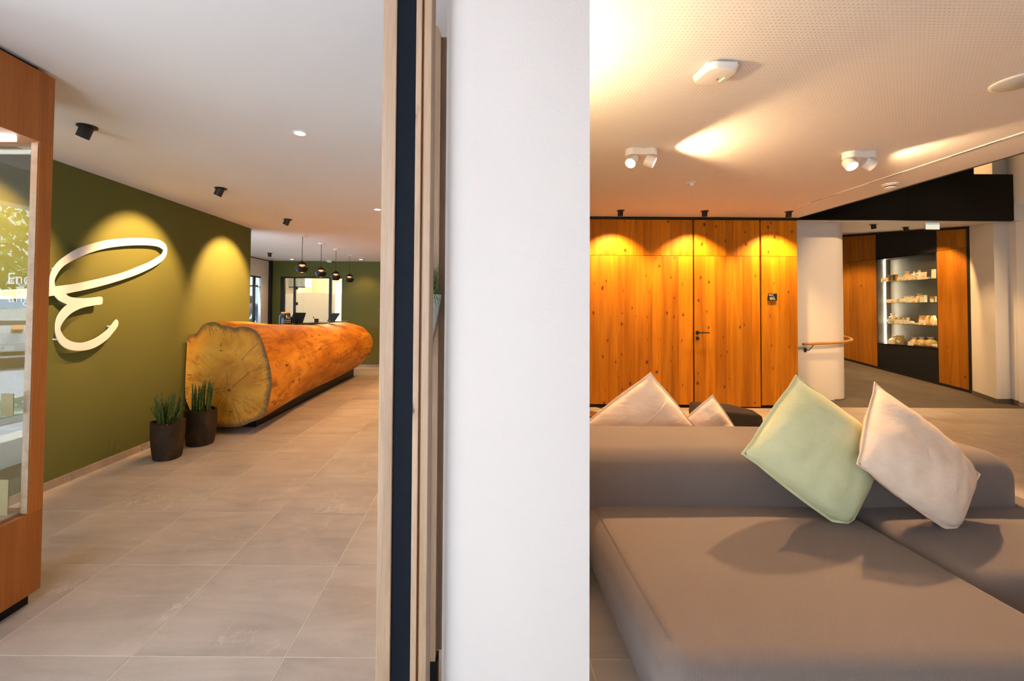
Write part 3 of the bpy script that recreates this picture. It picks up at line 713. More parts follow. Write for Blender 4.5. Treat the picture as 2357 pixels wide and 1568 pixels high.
cushion('cushion', 'sage green velvet cushion leaning on the sofa backrest', (1.567, 2.14, 1.036), (1.2, 1.96, 0.727), (1.632, 1.94, 0.40), (1.956, 2.1, 0.721), 0.105, M_cgreen, 1.0, 0.442)
cushion('cushion', 'sand beige velvet cushion tipped beside the green cushion on the sofa', (1.945, 2.12, 1.006), (1.595, 1.82, 0.734), (2.07, 1.90, 0.405), (2.345, 2.05, 0.612), 0.095, M_cbeige, 4.0, 0.442)
c3 = cushion('cushion', 'large beige cushion standing behind the sofa backrest, showing a pocket flap', (1.113, 2.85, 0.943), (0.648, 2.80, 0.615), (1.060, 2.82, 0.48), (1.41, 2.88, 0.601), 0.07, M_cbeige, 8.0)
MB().tube([(1.02, 2.765, 0.62), (1.15, 2.775, 0.73), (1.20, 2.80, 0.78)], 0.004, 6).obj('pocket_seam', M_cbeige, c3, True)
cushion('cushion', 'small beige cushion peeking over the sofa backrest beside the dark pouf', (1.594, 2.98, 0.777), (1.318, 2.93, 0.572), (1.55, 2.95, 0.46), (1.756, 2.98, 0.546), 0.05, M_cbeige, 12.0)

# ---- pouf and side table behind the sofa
po = thing('pouf', 'dark brown faceted pouf behind the sofa', 'pouf', (2.62, 4.45, 0))
mb = MB(); poly = [(2.28, 4.75), (2.22, 4.45), (2.45, 4.20), (2.74, 4.20), (2.80, 4.42), (2.70, 4.72)]
bmb = bmesh.new()
for z, s in ((0.05, 0.94), (0.28, 1.0), (0.345, 0.97), (0.36, 0.9)):
    for (x, y) in poly: bmb.verts.new((2.55+(x-2.55)*s, 4.45+(y-4.45)*s, z+ (0.02 if z > 0.3 and x < 2.5 else 0)))
bmb.verts.ensure_lookup_table(); q = len(poly)
for l in range(3):
    for i in range(q):
        j = (i+1) % q; bmb.faces.new([bmb.verts[l*q+i], bmb.verts[l*q+j], bmb.verts[(l+1)*q+j], bmb.verts[(l+1)*q+i]])
bmb.faces.new([bmb.verts[3*q+i] for i in range(q)]); bmb.faces.new([bmb.verts[i] for i in range(q)][::-1])
m = MB(); m.bm.free(); m.bm = bmb; m.obj('body', M_ott, po)
MB().cyl((2.52, 4.46, 0), 0.2, 0.05).obj('base', M_blackm, po)
st = thing('side_table', 'low oak side table with black tray rim behind the sofa', 'table', (0.86, 3.75, 0))
MB().lathe([(0.24, 0.42), (0.25, 0.43), (0.25, 0.445), (0.245, 0.45)], (0.86, 3.75, 0), 40).obj('top', M_oaky, st, True)
MB().cyl((0.86, 3.75, 0.02), 0.02, 0.40).obj('leg', M_blackm, st, True)
MB().cyl((0.86, 3.75, 0), 0.15, 0.02).obj('base', M_blackm, st, True)
MB().tube([(0.86+0.235*math.cos(a*PI/16), 3.75+0.235*math.sin(a*PI/16), 0.50) for a in range(33)], 0.005, 6, False).obj('rail', M_blackm, st, True)
for a in range(4): MB().cyl((0.86+0.235*math.cos(a*PI/2+0.4), 3.75+0.235*math.sin(a*PI/2+0.4), 0.45), 0.004, 0.05, seg=6).obj('rail_post', M_blackm, st)

# ---- partition frame and slatted oak panel left of the pillar
pf = thing('partition_frame', 'tall pale oak frame with a black centre strip beside the white pillar', 'partition', (-0.22, 1.25, 0))
MB().rbox(-0.286, -0.247, 1.20, 1.27, 0, ZL, 0.002, 1).obj('oak_strip', M_oakpale, pf)
MB().box(-0.247, -0.192, 1.208, 1.262, 0, ZL).obj('black_strip', M_strip, pf)
MB().rbox(-0.192, -0.1755, 1.20, 1.27, 0, ZL, 0.0015, 1).obj('oak_strip', M_oakpale, pf)
MB().box(-0.1755, -0.170, 1.215, 1.27, 0, ZL).obj('groove_strip', M_oakcase, pf)
MB().rbox(-0.170, -0.148, 1.205, 1.30, 0, ZL, 0.002, 1).obj('oak_strip', M_oakpale, pf)
ps = thing('oak_panel', 'upright pale oak panel board standing behind the partition frame', 'panel', (-0.2, 1.6, 0))
bmp = MB().prism([(-0.32, 0.124), (-0.158, 0.124), (-0.158, 2.385), (-0.166, 2.408), (-0.185, 2.414), (-0.32, 2.414)], 1.55, 1.58, 'XZ'); bmp.obj('board', M_oakpale, ps)
MB().box(-0.32, -0.134, 1.582, 1.61, 0.14, 2.39).obj('rear_board', M_oakpale, ps)
MB().box(-0.32, -0.15, 1.552, 1.60, 0, 0.124).obj('base', M_black, ps)
# pocket planter hung on the panel
wp = thing('wall_planter', 'white pocket planter with grassy plant hung on the oak panel', 'planter', (-0.21, 1.47, 1.19))
bm = bmesh.new(); prof = [(0.0, 1.19, 0.006), (0.015, 1.21, 0.018), (0.05, 1.33, 0.05), (0.075, 1.425, 0.07)]; R_ = []
for rx, z, ry in prof:
    R_.append([bm.verts.new((-0.206+(rx*0.72+0.006)*math.cos(a), 1.549-ry*math.sin(a), z)) for a in [PI*k/14 for k in range(15)]])
for a, b in zip(R_, R_[1:]):
    for i in range(14): bm.faces.new((a[i], a[i+1], b[i+1], b[i]))
for a in R_: pass
link('pocket', mesh_from(bm, 'pocket', True), wp, M_whitep)
random.seed(3)
def blade(mb, base, tip, w, bend, n=5):
    base, tip = Vector(base), Vector(tip); d = tip-base; side = d.cross(Vector((0, 0, 1)));
    side = side.normalized() if side.length > 1e-5 else Vector((1, 0, 0)); pr = None
    for k in range(n+1):
        t = k/n; c = base+d*t+Vector((0, 0, bend))*math.sin(PI*t)
        ww = w*(1-t)**0.7*(0.6+0.8*t if t < 0.5 else 1.0); q = [mb.bm.verts.new(c-side*ww), mb.bm.verts.new(c+side*ww)]
        if pr: mb.bm.faces.new((pr[0], pr[1], q[1], q[0]))
        pr = q
mb = MB()
for k in range(260):
    a = random.uniform(0, 2*PI); r = random.uniform(0.02, 0.10)
    tip = (-0.185+r*math.cos(a)*0.75, 1.515+min(0.03, r*math.sin(a)*0.8), 1.43+random.uniform(-0.09, 0.12)*(1.2 if r < 0.06 else 0.8))
    tip = (min(tip[0], -0.128), tip[1], tip[2])
    blade(mb, (-0.205+random.uniform(-0.03, 0.035), 1.515, 1.415), tip, 0.0026, random.uniform(0.0, 0.04))
blade(mb, (-0.24, 1.50, 1.42), (-0.372, 1.45, 1.408), 0.006, 0.07, 8); blade(mb, (-0.25, 1.50, 1.42), (-0.362, 1.45, 1.345), 0.006, 0.05, 8)
tag(mb.obj('grass', M_grass, wp, True), kind='stuff')

# ---- oak display case at the left edge
dc = thing('display_case', 'tall oak display case with glass sides at the left edge', 'display case', (-2.3, 1.66, 0))
CX, CY = -2.05, 2.03
MB().box(CX-0.032, CX, CY-0.062, CY, 0.43, 2.135).obj('corner_post', M_oakcase, dc)
MB().box(CX-0.034, CX-0.004, CY-0.067, CY-0.063, 0.435, 2.13).obj('bead', M_oakfloor, dc)
for xs in ((CX-0.45, -0.04),):
    MB().box(CX-0.50, CX-0.468, CY-0.062, CY, 0.43, 2.135).obj('corner_post', M_oakcase, dc)
MB().box(CX-0.50, CX, 1.3, CY, 2.135, 2.462).obj('top_panel', M_oakcase, dc)
MB().box(CX-0.50, CX, 1.3, CY, 0.062, 0.43).obj('base_panel', M_oakcase, dc)
MB().box(CX-0.46, CX-0.04, 1.34, CY-0.015, 0, 0.062).obj('plinth', M_black, dc)
MB().box(CX-0.50, CX-0.03, 1.3, CY-0.05, 2.462, ZL-0.001).obj('shadow_gap', M_black, dc)
MB().box(CX-0.012, CX-0.006, 1.32, CY-0.066, 0.432, 2.133).obj('front_pane', M_glassr, dc)
MB().box(CX-0.466, CX-0.036, CY-0.036, CY-0.030, 0.432, 2.133).obj('end_pane', M_glassr, dc)
MB().box(CX-0.46, CX-0.035, 1.32, CY-0.04, 0.431, 0.442).obj('case_floor', M_oakfloor, dc)
for z in (0.885,):
    MB().box(CX-0.44, CX-0.05, 1.33, CY-0.05, z-0.006, z).obj('glass_shelf', M_shelf, dc)
MB().box(CX-0.40, CX-0.06, CY-0.12, CY-0.105, 2.118, 2.134).obj('light_strip', M_lampcool, dc)
MB().box(CX-0.12, CX-0.105, 1.35, CY-0.14, 2.118, 2.134).obj('light_strip', M_lampcool, dc)
point('case_light', (CX-0.25, 1.65, 2.0), 2.0, WARM2, 0.05, dc)
def text_mesh(name, c):
    t = bpy.data.objects.new('tmp_text', c); COL.objects.link(t); dg = bpy.context.evaluated_depsgraph_get()
    me = bpy.data.meshes.new_from_object(t.evaluated_get(dg)); bpy.data.objects.remove(t)
    o = bpy.data.objects.new(name, me); COL.objects.link(o); return o
def fontobj(name, txt, size, m, loc, rot, parent=None, ext=0.0003):
    c = bpy.data.curves.new(name, 'FONT'); c.body = txt; c.size = size; c.extrude = ext; c.align_x = 'CENTER'; c.align_y = 'CENTER'; c.materials.append(m)
    o = text_mesh(name, c); o.location = loc; o.rotation_euler = rot
    if parent:
        o.parent = parent; o.matrix_parent_inverse = Matrix.Translation(-WL.get(parent.name, Vector((0, 0, 0))))
    return o
def ghost():
    t = NT('etched_lettering'); t.n.remove(t.b); d = t.new('ShaderNodeBsdfDiffuse'); d.inputs[0].default_value = (0.9, 0.9, 0.86, 1)
    tr = t.new('ShaderNodeBsdfTransparent'); mx = t.new('ShaderNodeMixShader'); mx.inputs[0].default_value = 0.35
    t.lk(tr.outputs[0], mx.inputs[1]); t.lk(d.outputs[0], mx.inputs[2]); t.lk(mx.outputs[0], t.out.inputs[0]); return t.m
M_ghost = ghost()
fontobj('lettering', 'Eno', 0.075, M_ghost, (-2.15, CY-0.038, 1.50), (PI/2, 0, 0), dc)
fontobj('lettering', 'ang', 0.075, M_ghost, (-2.15, CY-0.038, 1.415), (PI/2, 0, 0), dc)
M_kraft = plain('kraft_card', (0.30, 0.22, 0.10), 0.8)
for (x0, x1, z0, z1, lab) in ((-2.150, -2.094, 0.885, 0.982, 'kraft price card standing on the glass shelf of the oak case'), (-2.173, -2.105, 0.4425, 0.60, 'dark kraft card standing on the floor of the oak case')):
    c = thing('price_card', lab, 'card', ((x0+x1)/2, 1.93, z0)); MB().box(x0, x1, 1.930, 1.933, z0, z1).obj('front_leaf', M_kraft, c)
    MB().prism([(1.933, z0), (1.955, z0), (1.933, z1)], x0, x0+0.002, 'YZ').obj('back_strut', M_kraft, c)

# ---- script letter on the green wall
LOOP = [((3.168, 1.517), (3.212, 1.523)), ((3.169, 1.552), (3.204, 1.562)), ((3.184, 1.63), (3.217, 1.605)), ((3.224, 1.701), (3.254, 1.665)), ((3.288, 1.763), (3.312, 1.714)), ((3.386, 1.835), (3.412, 1.774)), ((3.516, 1.896), (3.535, 1.834)), ((3.675, 1.953), (3.691, 1.888)), ((3.87, 1.998), (3.873, 1.931)), ((4.031, 2.026), (4.034, 1.958)), ((4.195, 2.041), (4.161, 1.971)), ((4.282, 2.027), (4.234, 1.968)), ((4.325, 1.997), (4.274, 1.955)), ((4.34, 1.947), (4.292, 1.941)), ((4.319, 1.882), (4.267, 1.901)), ((4.257, 1.823), (4.2, 1.858)), ((4.155, 1.761), (4.113, 1.808)), ((3.987, 1.683), (3.952, 1.738)), ((3.831, 1.624), (3.799, 1.676)), ((3.641, 1.562), (3.625, 1.622)), ((3.469, 1.514), (3.459, 1.577)), ((3.35, 1.486), (3.34, 1.548)), ((3.297, 1.473), (3.212, 1.525)), ((3.207, 1.456), (3.167, 1.517)), ((3.135, 1.445), (3.133, 1.512)), ((3.012, 1.431), (3.01, 1.499)), ((2.848, 1.421), (2.846, 1.481)), ((2.6, 1.425), (2.6, 1.478)), ((2.35, 1.44), (2.35, 1.47))]
ARM = [((3.297, 1.472), (3.208, 1.456)), ((3.313, 1.456), (3.247, 1.418)), ((3.351, 1.446), (3.315, 1.388)), ((3.414, 1.443), (3.369, 1.365)), ((3.479, 1.445), (3.465, 1.373)), ((3.555, 1.454), (3.548, 1.388)), ((3.599, 1.459), (3.605, 1.395)), ((3.615, 1.445), (3.616, 1.412))]
BOWL = [((3.383, 1.417), (3.481, 1.376)), ((3.315, 1.388), (3.416, 1.359)), ((3.271, 1.35), (3.347, 1.325)), ((3.236, 1.294), (3.295, 1.278)), ((3.224, 1.23), (3.262, 1.225)), ((3.229, 1.166), (3.263, 1.19)), ((3.256, 1.101), (3.292, 1.143)), ((3.309, 1.053), (3.338, 1.109)), ((3.387, 1.028), (3.4, 1.09)), ((3.467, 1.023), (3.469, 1.089)), ((3.559, 1.039), (3.557, 1.113)), ((3.664, 1.093), (3.639, 1.156)), ((3.728, 1.154), (3.698, 1.204)), ((3.774, 1.209), (3.739, 1.25)), ((3.775, 1.251), (3.758, 1.265))]
def refine(pairs, k=3):
    def cr(a, b, c, d, t): return 0.5*((2*b)+(c-a)*t+(2*a-5*b+4*c-d)*t*t+(3*b-a-3*c+d)*t**3)
    out = []; n = len(pairs); Q = [[Vector(p) for p in pr] for pr in pairs]
    for i in range(n-1):
        for s in range(k):
            t = s/k; out.append(tuple(tuple(cr(Q[max(i-1, 0)][e], Q[i][e], Q[i+1][e], Q[min(i+2, n-1)][e], t)) for e in (0, 1)))
    out.append(tuple(tuple(p) for p in Q[-1])); return out
le = thing('wall_letter', 'large white script capital E with a swash mounted on the olive wall', 'sign', (-3.21, 3.4, 1.02))
MB().ribbon(refine(LOOP), -3.205, -3.197).obj('upper_loop', M_letter, le)
MB().ribbon(refine(ARM), -3.2048, -3.1968).obj('middle_arm', M_letter, le)
MB().ribbon(refine(BOWL), -3.2046, -3.1966).obj('lower_bowl', M_letter, le)
for (y, z) in ((3.262, 1.125), (3.725, 1.205), (3.24, 1.66), (4.20, 1.985), (3.80, 1.64), (2.75, 1.45)):
    MB().cyl((-3.25, y, z), 0.007, 0.05, 'X', 10).obj('standoff', M_whitep, le, True)

# ---- potted snake plants
def pot_plant(loc, r, h, label, seed, nl, lmin, lmax, spread):
    random.seed(seed); x, y, _ = loc
    o = thing('potted_snake_plant', label, 'potted plant', loc, 'potted snake plants by the trunk counter')
    bm = bmesh.new(); R_ = []; prof = [(0.0, 0.0), (0.80, 0.0), (0.86, 0.02), (0.95, h*0.35), (1.0, h*0.7), (1.01, h), (0.90, h), (0.88, h-0.035), (0.0, h-0.035)]
    for k, (q, z) in enumerate(prof):
        ring = []
        for i in range(40):
            a = 2*PI*i/40; sq = (abs(math.cos(a))**3+abs(math.sin(a))**3)**(-1/3); rad = r*q*(0.55+0.45*sq)
            rad *= 1+0.02*noise.noise(Vector((math.cos(a)*2+seed, math.sin(a)*2, z*8))); zz = z+(0.012*math.sin(a*2+seed)+0.008*math.cos(3*a) if k in (5, 6) else 0)
            ring.append(bm.verts.new((x+rad*math.cos(a), y+rad*math.sin(a), zz)))
        R_.append(ring)
    for a, b in zip(R_[:-1], R_[1:-1]):
        for i in range(40): j = (i+1) % 40; bm.faces.new((a[i], a[j], b[j], b[i]))
    bmesh.ops.remove_doubles(bm, verts=R_[0], dist=0.0005)
    bmesh.ops.recalc_face_normals(bm, faces=bm.faces[:])
    link('pot', mesh_from(bm, 'pot', True, 50), o, M_pot)
    mb = MB(); mb.lathe([(r*0.80, h-0.06), (r*0.84, h-0.03)], (x, y, 0), 30)
    for k in range(90):
        a, q = random.uniform(0, 2*PI), r*0.8*math.sqrt(random.random()); s = random.uniform(0.006, 0.012)
        mb.box(x+q*math.cos(a)-s, x+q*math.cos(a)+s, y+q*math.sin(a)-s*.7, y+q*math.sin(a)+s*.7, h-0.03, h-0.03+s, Euler((random.random(), random.random(), random.random()*3)).to_matrix())
    tag(mb.obj('bark_mulch', M_bark, o), kind='stuff')
    for k in range(nl):
        a = 2*PI*k/nl*2.4+random.uniform(-.3, .3); q = r*0.62*math.sqrt((k+0.5)/nl); L = random.uniform(lmin, lmax)
        b = Vector((x+q*math.cos(a), y+q*math.sin(a), h-0.035)); lean = Vector((math.cos(a), math.sin(a), 0))*(spread*random.uniform(0.2, 1)*q/r*1.6)+Vector((random.uniform(-.05, .05), random.uniform(-.05, .05), 0))
        pts = [b+Vector((0, 0, L*t))+lean*L*(t**1.4) for t in (0, .25, .5, .75, .92, 1)]
        MB().tube(pts, [0.006, 0.008, 0.0078, 0.006, 0.003, 0.0005], 6).obj('leaf', M_leaf, o, True)
pot_plant((-2.865, 3.95, 0), 0.125, 0.335, 'snake plant with splayed leaves in a dark clay pot, nearest the display case', 1, 32, 0.18, 0.32, 0.6)
pot_plant((-2.835, 4.36, 0), 0.137, 0.345, 'snake plant with upright leaves in a dark clay pot against the trunk', 5, 34, 0.20, 0.34, 0.12)
# ================================================================== LAMPS
def ceiling_spot(loc, target, label, watts, deg, blend, group, zc, m=M_blackm, tilt=True, col=WARM, length=0.075, r=0.034):
    """black surface spot: disc at the ceiling, tilted can, glowing lens"""
    x, y = loc; o = thing('ceiling_spotlight', label, 'spotlight', (x, y, zc), group)
    MB().lathe([(0.052, 0), (0.052, -0.006), (0.046, -0.008)], (x, y, zc), 28).obj('mount_plate', m, o, True)
    d = (Vector(target)-Vector((x, y, zc-0.03)))
    ang = 0.0
    if tilt: d.normalize(); ax = Vector((0, 0, -1)).rotation_difference(d); ang = 1
    # the can tips only part of the way to where the lamp inside points
    q = Vector((0, 0, -1)).rotation_difference(d)
    q = Matrix.Identity(3).to_quaternion().slerp(q, 0.55 if tilt else 0.15)
    top = Vector((x, y, zc+0.0))
    mb = MB(); mb.lathe([(r, 0.0), (r, -length), (r*0.88, -length), (r*0.82, -length+0.02), (0.002, -length+0.022)], (0, 0, 0), 24, cap=False)
    for v in mb.bm.verts: v.co = top + q @ v.co
    mb.obj('can', m, o, True)
    mb = MB(); mb.lathe([(0.002, -length+0.014), (r*0.80, -length+0.014)], (0, 0, 0), 20, cap=False)
    for v in mb.bm.verts: v.co = top + q @ v.co
    mb.obj('lens', M_lamp, o)
    if watts:
        p = top + q @ Vector((0, 0, -length-0.004)); spot('lamp', p, target, watts, deg, blend, col, 0.02, o)
    return o
GW = 'black wall washer spots over the olive wall'
labs = ['black ceiling spotlight nearest the display case', 'black ceiling spotlight second from the display case', 'black ceiling spotlight third from the display case, nearest the pendants']
for y, l in zip((2.62, 3.97, 5.35), labs):
    ceiling_spot((-2.44, y), (-3.25, y+0.06, 1.66), l, 390 if y > 5 else 280, 70, 0.55, GW, ZL)
ceiling_spot((-4.30, 8.65), (-4.3, 8.65, 0), 'small black ceiling spotlight near the side window behind the counter', 12, 90, 0.6, GW, ZL, tilt=False)
GB = 'black spots in front of the oak wall'
for x, l in zip((1.845, 2.973, 4.10), ('black ceiling spot above the oak wall, nearest the white pillar', 'black ceiling spot above the oak wall over the door seam', 'black ceiling spot above the oak wall, nearest the rounded column')):
    ceiling_spot((x, 5.72), (x, 6.13, 1.0), l, 205, 106, 0.65, GB, ZR)
def downlight(loc, label, watts, zc, deg=105, col=(1.0, 0.50, 0.15)):
    x, y = loc; o = thing('recessed_downlight', label, 'downlight', (x, y, zc-0.004), 'small recessed downlights of the reception')
    MB().lathe([(0.045, 0), (0.045, -0.004), (0.034, -0.004), (0.032, 0.0)], (x, y, zc), 28, cap=False).obj('ring', M_whitep, o, True)
    MB().lathe([(0.001, -0.002), (0.033, -0.002)], (x, y, zc), 24, cap=False).obj('lens', M_lampcool, o)
    if watts: spot('lamp', (x, y, zc-0.012), (x, y, 0), watts, deg, 0.6, col, 0.03, o)
downlight((-1.165, 2.70), 'recessed ceiling downlight in the middle of the reception ceiling', 30, ZL, 120)
downlight((-1.165, 0.62), 'recessed ceiling downlight nearest the shop front windows', 12, ZL, 110)
downlight((-1.18, 4.78), 'recessed ceiling downlight beside the oak partition frame', 130, ZL, 140)
downlight((-1.18, 6.85), 'recessed ceiling downlight over the aisle halfway along the trunk counter', 170, ZL, 150)
downlight((-1.18, 8.95), 'recessed ceiling downlight by the far end of the trunk counter', 90, ZL, 140)
downlight((-4.34, 9.75), 'recessed downlight left of the pendants above the glass door', 14, ZL, 110)
downlight((-2.75, 9.69), 'recessed downlight right of the pendants near the far wall', 50, ZL, 110)
# pendants
PL = ['nearest black double dome pendant lamp over the counter', 'second black double dome pendant lamp over the counter', 'third black double dome pendant lamp over the counter', 'farthest black double dome pendant lamp over the counter']
M_shade = plain('black_shade', (0.007, 0.006, 0.006), 0.4, spec=0.25); M_cord = plain('black_cord', (0.02, 0.015, 0.012), 0.7)
M_bulb = emis('pendant_bulb', (1, 0.55, 0.25), 9)
for (y, l, zb) in zip((6.52, 7.29, 8.02, 8.85), PL, (1.915, 1.905, 1.90, 1.915)):
    x = -2.745; o = thing('pendant_lamp', l, 'pendant lamp', (x, y, zb), 'pendant lamps above the trunk counter')
    MB().lathe([(0.055, ZL), (0.055, ZL-0.018), (0.05, ZL-0.022)], (x, y, 0), 24).obj('canopy', M_whitep, o, True)
    MB().tube([(x, y, ZL-0.02), (x-0.003, y, (ZL+zb)/2), (x, y, zb+0.17)], 0.004, 6).obj('cord', M_cord, o, True)
    MB().lathe([(0.004, 0.185), (0.012, 0.175), (0.03, 0.165), (0.055, 0.148), (0.075, 0.125), (0.079, 0.118), (0.072, 0.120), (0.05, 0.140), (0.004, 0.155)], (x, y, zb), 30, cap=False).obj('upper_dome', M_shade, o, True)
    MB().lathe([(0.02, 0.135), (0.040, 0.118), (0.042, 0.108), (0.022, 0.098), (0.018, 0.088), (0.03, 0.078), (0.034, 0.06)], (x, y, zb), 24).obj('copper_neck', M_copper, o, True)
    MB().lathe([(0.086, 0.082), (0.091, 0.078), (0.088, 0.055), (0.074, 0.025), (0.052, 0.0), (0.048, 0.0), (0.068, 0.027), (0.083, 0.06), (0.086, 0.082)], (x, y, zb), 32, cap=False).obj('lower_dome', M_shade, o, True)
    MB().lathe([(0.001, 0.008), (0.049, 0.006)], (x, y, zb), 24, cap=False).obj('bulb', M_bulb, o)
    spot('lamp', (x, y, zb-0.006), (x, y, 0), 30, 140, 0.5, (1, 0.55, 0.24), 0.04, o)
# twin spots of the lounge
def twin(x, y, label, dirs, watts, degs):
    o = thing('twin_spotlight', label, 'spotlight', (x, y, ZR), 'white twin spotlights of the lounge ceiling')
    poly = []; a = 0.075; r = 0.056
    for k in range(13): t = -PI/2+PI*k/12; poly.append((x+a+r*math.cos(t), y+r*math.sin(t)))
    poly.append((x, y+r*0.72))
    for k in range(13): t = PI/2+PI*k/12; poly.append((x-a+r*math.cos(t), y+r*math.sin(t)))
    poly.append((x, y-r*0.72))
    MB().prism(poly, ZR-0.052, ZR).obj('housing', M_whitep, o, True)
    for (sx, d, wt, dg) in zip((-1, 1), dirs, watts, degs):
        d = Vector(d).normalized(); q = Vector((0, 0, -1)).rotation_difference(d); c = Vector((x+sx*a, y, ZR-0.095))
        MB().cyl((x+sx*a, y, ZR-0.085), 0.008, 0.035, seg=10).obj('joint', M_blackm, o, True)
        L = 0.075; rr = 0.047
        mb = MB(); mb.lathe([(0.002, L*0.55), (rr*0.96, L*0.55), (rr, L*0.5), (rr, -L*0.5), (rr*0.86, -L*0.5), (rr*0.82, -L*0.38)], (0, 0, 0), 28, cap=False)
        for v in mb.bm.verts: v.co = c+q @ v.co
        h = mb.obj('head', M_whitep, o, True)
        mb = MB(); mb.lathe([(0.001, -L*0.40), (rr*0.82, -L*0.40)], (0, 0, 0), 24, cap=False)
        for v in mb.bm.verts: v.co = c+q @ v.co
        mb.obj('lens', M_lamp, h)
        spot('lamp', c+d*(L*0.55), c+d*3, wt, dg, 0.35, WARM2, 0.03, o)
twin(1.315, 3.545, 'white twin ceiling spotlight near the white pillar', ((-0.55, -0.45, -0.65), (0.80, -0.30, -0.42)), (240, 160), (90, 124))
twin(3.16, 3.58, 'white twin ceiling spotlight near the black fascia', ((-0.12, -0.62, -0.75), (0.80, -0.10, -0.42)), (470, 55), (100, 124))
# hidden wall light washing the lounge ceiling beside the pillar
sc_ = thing('wall_uplight', 'small white wall uplight on the divider behind the pillar', 'wall lamp', (0.12, 2.2, 2.2))
MB().rbox(0.1, 0.16, 2.14, 2.26, 2.14, 2.28, 0.006, 2).obj('body', M_whitep, sc_)
MB().box(0.112, 0.15, 2.15, 2.25, 2.279, 2.283).obj('lens', M_lamp, sc_)
spot('lamp', (0.155, 2.2, 2.30), (0.36, 2.2, 2.71), 75, 150, 0.7, (1, 0.70, 0.38), 0.04, sc_)
# corridor spots
for (x, y, t, wt, dg, l) in ((7.36, 7.44, (8.2, 7.85, 1.55), 130, 80, 'black ceiling spot in front of the glass display cabinet'),
                   (7.0, 9.3, (7.4, 9.4, 0), 170, 115, 'black ceiling spot deeper in the carpeted corridor'), (6.4, 7.0, (6.9, 7.2, 0), 130, 105, 'black ceiling spot under the black fascia near the column')):
    ceiling_spot((x, y), t, l, wt, dg, 0.4, 'black spots of the corridor', cz(y))
vl = thing('void_fill_light', 'added unseen fill light high in the stair void', 'downlight', (6.0, 1.5, 4.59))  # added unseen lamp, brightens the column, carpet and right wall
MB().lathe([(0.09, 4.6), (0.09, 4.585), (0.08, 4.58)], (6.0, 1.5, 0), 28).obj('ring', M_whitep, vl, True)
MB().lathe([(0.001, 4.578), (0.075, 4.578)], (6.0, 1.5, 0), 28, cap=False).obj('lens', M_lamp, vl)
spot('lamp', (6.0, 1.5, 4.57), (6.35, 6.9, 1.3), 1700, 36, 0.5, WARM2, 0.15, vl)
point('lamp', (7.3, 7.2, 4.25), 28, WARM, 0.1, vl)  # added point without a fixture, brightens the void wall behind the fascia

# ================================================================== CEILING ITEMS
ap = thing('access_point', 'white square wireless access point with green status light on the ceiling', 'access point', (1.28, 2.34, ZR))
cz0 = ZR
bmq = bmesh.new(); bmesh.ops.create_cube(bmq, size=1)
for v in bmq.verts: v.co = Vector((v.co.x*0.19*(0.9 if v.co.z < 0 else 1), v.co.y*0.19*(0.9 if v.co.z < 0 else 1), v.co.z*0.034))
ve = [e for e in bmq.edges if abs((e.verts[0].co-e.verts[1].co).z) > 0.02]
bmesh.ops.bevel(bmq, geom=ve, offset=0.045, segments=6, profile=0.5, affect='EDGES')
be = [e for e in bmq.edges if e.verts[0].co.z < -0.01 and e.verts[1].co.z < -0.01]
bmesh.ops.bevel(bmq, geom=be, offset=0.008, segments=3, profile=0.5, affect='EDGES')
q = Matrix.Rotation(math.radians(8), 3, 'Z')
for v in bmq.verts: v.co = Vector((1.28, 2.345, ZR-0.030)) + q @ v.co
m = MB(); m.bm.free(); m.bm = bmq; m.obj('housing', M_whitep, ap, True)
MB().box(1.20, 1.36, 2.27, 2.42, ZR-0.014, ZR).obj('mount', M_whitep, ap)
M_gled = emis('green_led', (0.1, 1, 0.15), 2.5)
MB().box(1.325, 1.330, 2.345, 2.385, ZR-0.0488, ZR-0.046, q).obj('status_light', M_gled, ap)
MB().box(1.300, 1.304, 2.352, 2.372, ZR-0.0485, ZR-0.046, q).obj('logo', M_anth, ap)
o = thing('motion_sensor', 'small white dome motion sensor on the lounge ceiling', 'sensor', (2.178, 4.44, ZR))
MB().lathe([(0.058, 0), (0.058, -0.008), (0.05, -0.012)], (2.178, 4.44, ZR), 28).obj('base', M_whitep, o, True)
MB().lathe([(0.032, -0.01), (0.031, -0.022), (0.024, -0.034), (0.01, -0.040)], (2.178, 4.44, ZR), 24).obj('dome', M_whitep, o, True)
o = thing('smoke_detector', 'white slotted smoke detector on the lounge ceiling at the black fascia', 'smoke detector', (4.25, 4.45, ZR))
MB().lathe([(0.07, 0), (0.07, -0.012), (0.055, -0.014)], (4.25, 4.45, ZR), 28).obj('base', M_whitep, o, True)
MB().lathe([(0.052, -0.012), (0.052, -0.022), (0.044, -0.024), (0.044, -0.032), (0.05, -0.034), (0.046, -0.046), (0.02, -0.052)], (4.25, 4.45, ZR), 28).obj('chamber', M_whitep, o, True)
MB().lathe([(0.047, -0.0245), (0.047, -0.0315)], (4.25, 4.45, ZR), 28).obj('grille', M_anth, o, True)
o = thing('smoke_detector', 'white smoke detector on the reception ceiling behind the pendants', 'smoke detector', (-3.55, 9.95, ZL))
MB().lathe([(0.085, 0), (0.085, -0.012), (0.07, -0.014)], (-3.55, 9.93, ZL), 24).obj('base', M_whitep, o, True)
MB().lathe([(0.06, -0.012), (0.055, -0.045), (0.03, -0.055)], (-3.55, 9.93, ZL), 24).obj('chamber', M_whitep, o, True)
o = thing('ceiling_speaker', 'round white flush ceiling speaker at the right picture edge', 'speaker', (3.08, 2.45, ZR))
MB().lathe([(0.115, 0), (0.115, -0.006), (0.105, -0.010)], (3.09, 2.45, ZR), 40).obj('rim', M_whitep, o, True)
MB().lathe([(0.104, -0.0095), (0.10, -0.012)], (3.09, 2.45, ZR), 40).obj('grille', plain('speaker_grille', (0.55, 0.57, 0.57), 0.7, vary=0.1, sc=400), o, True)
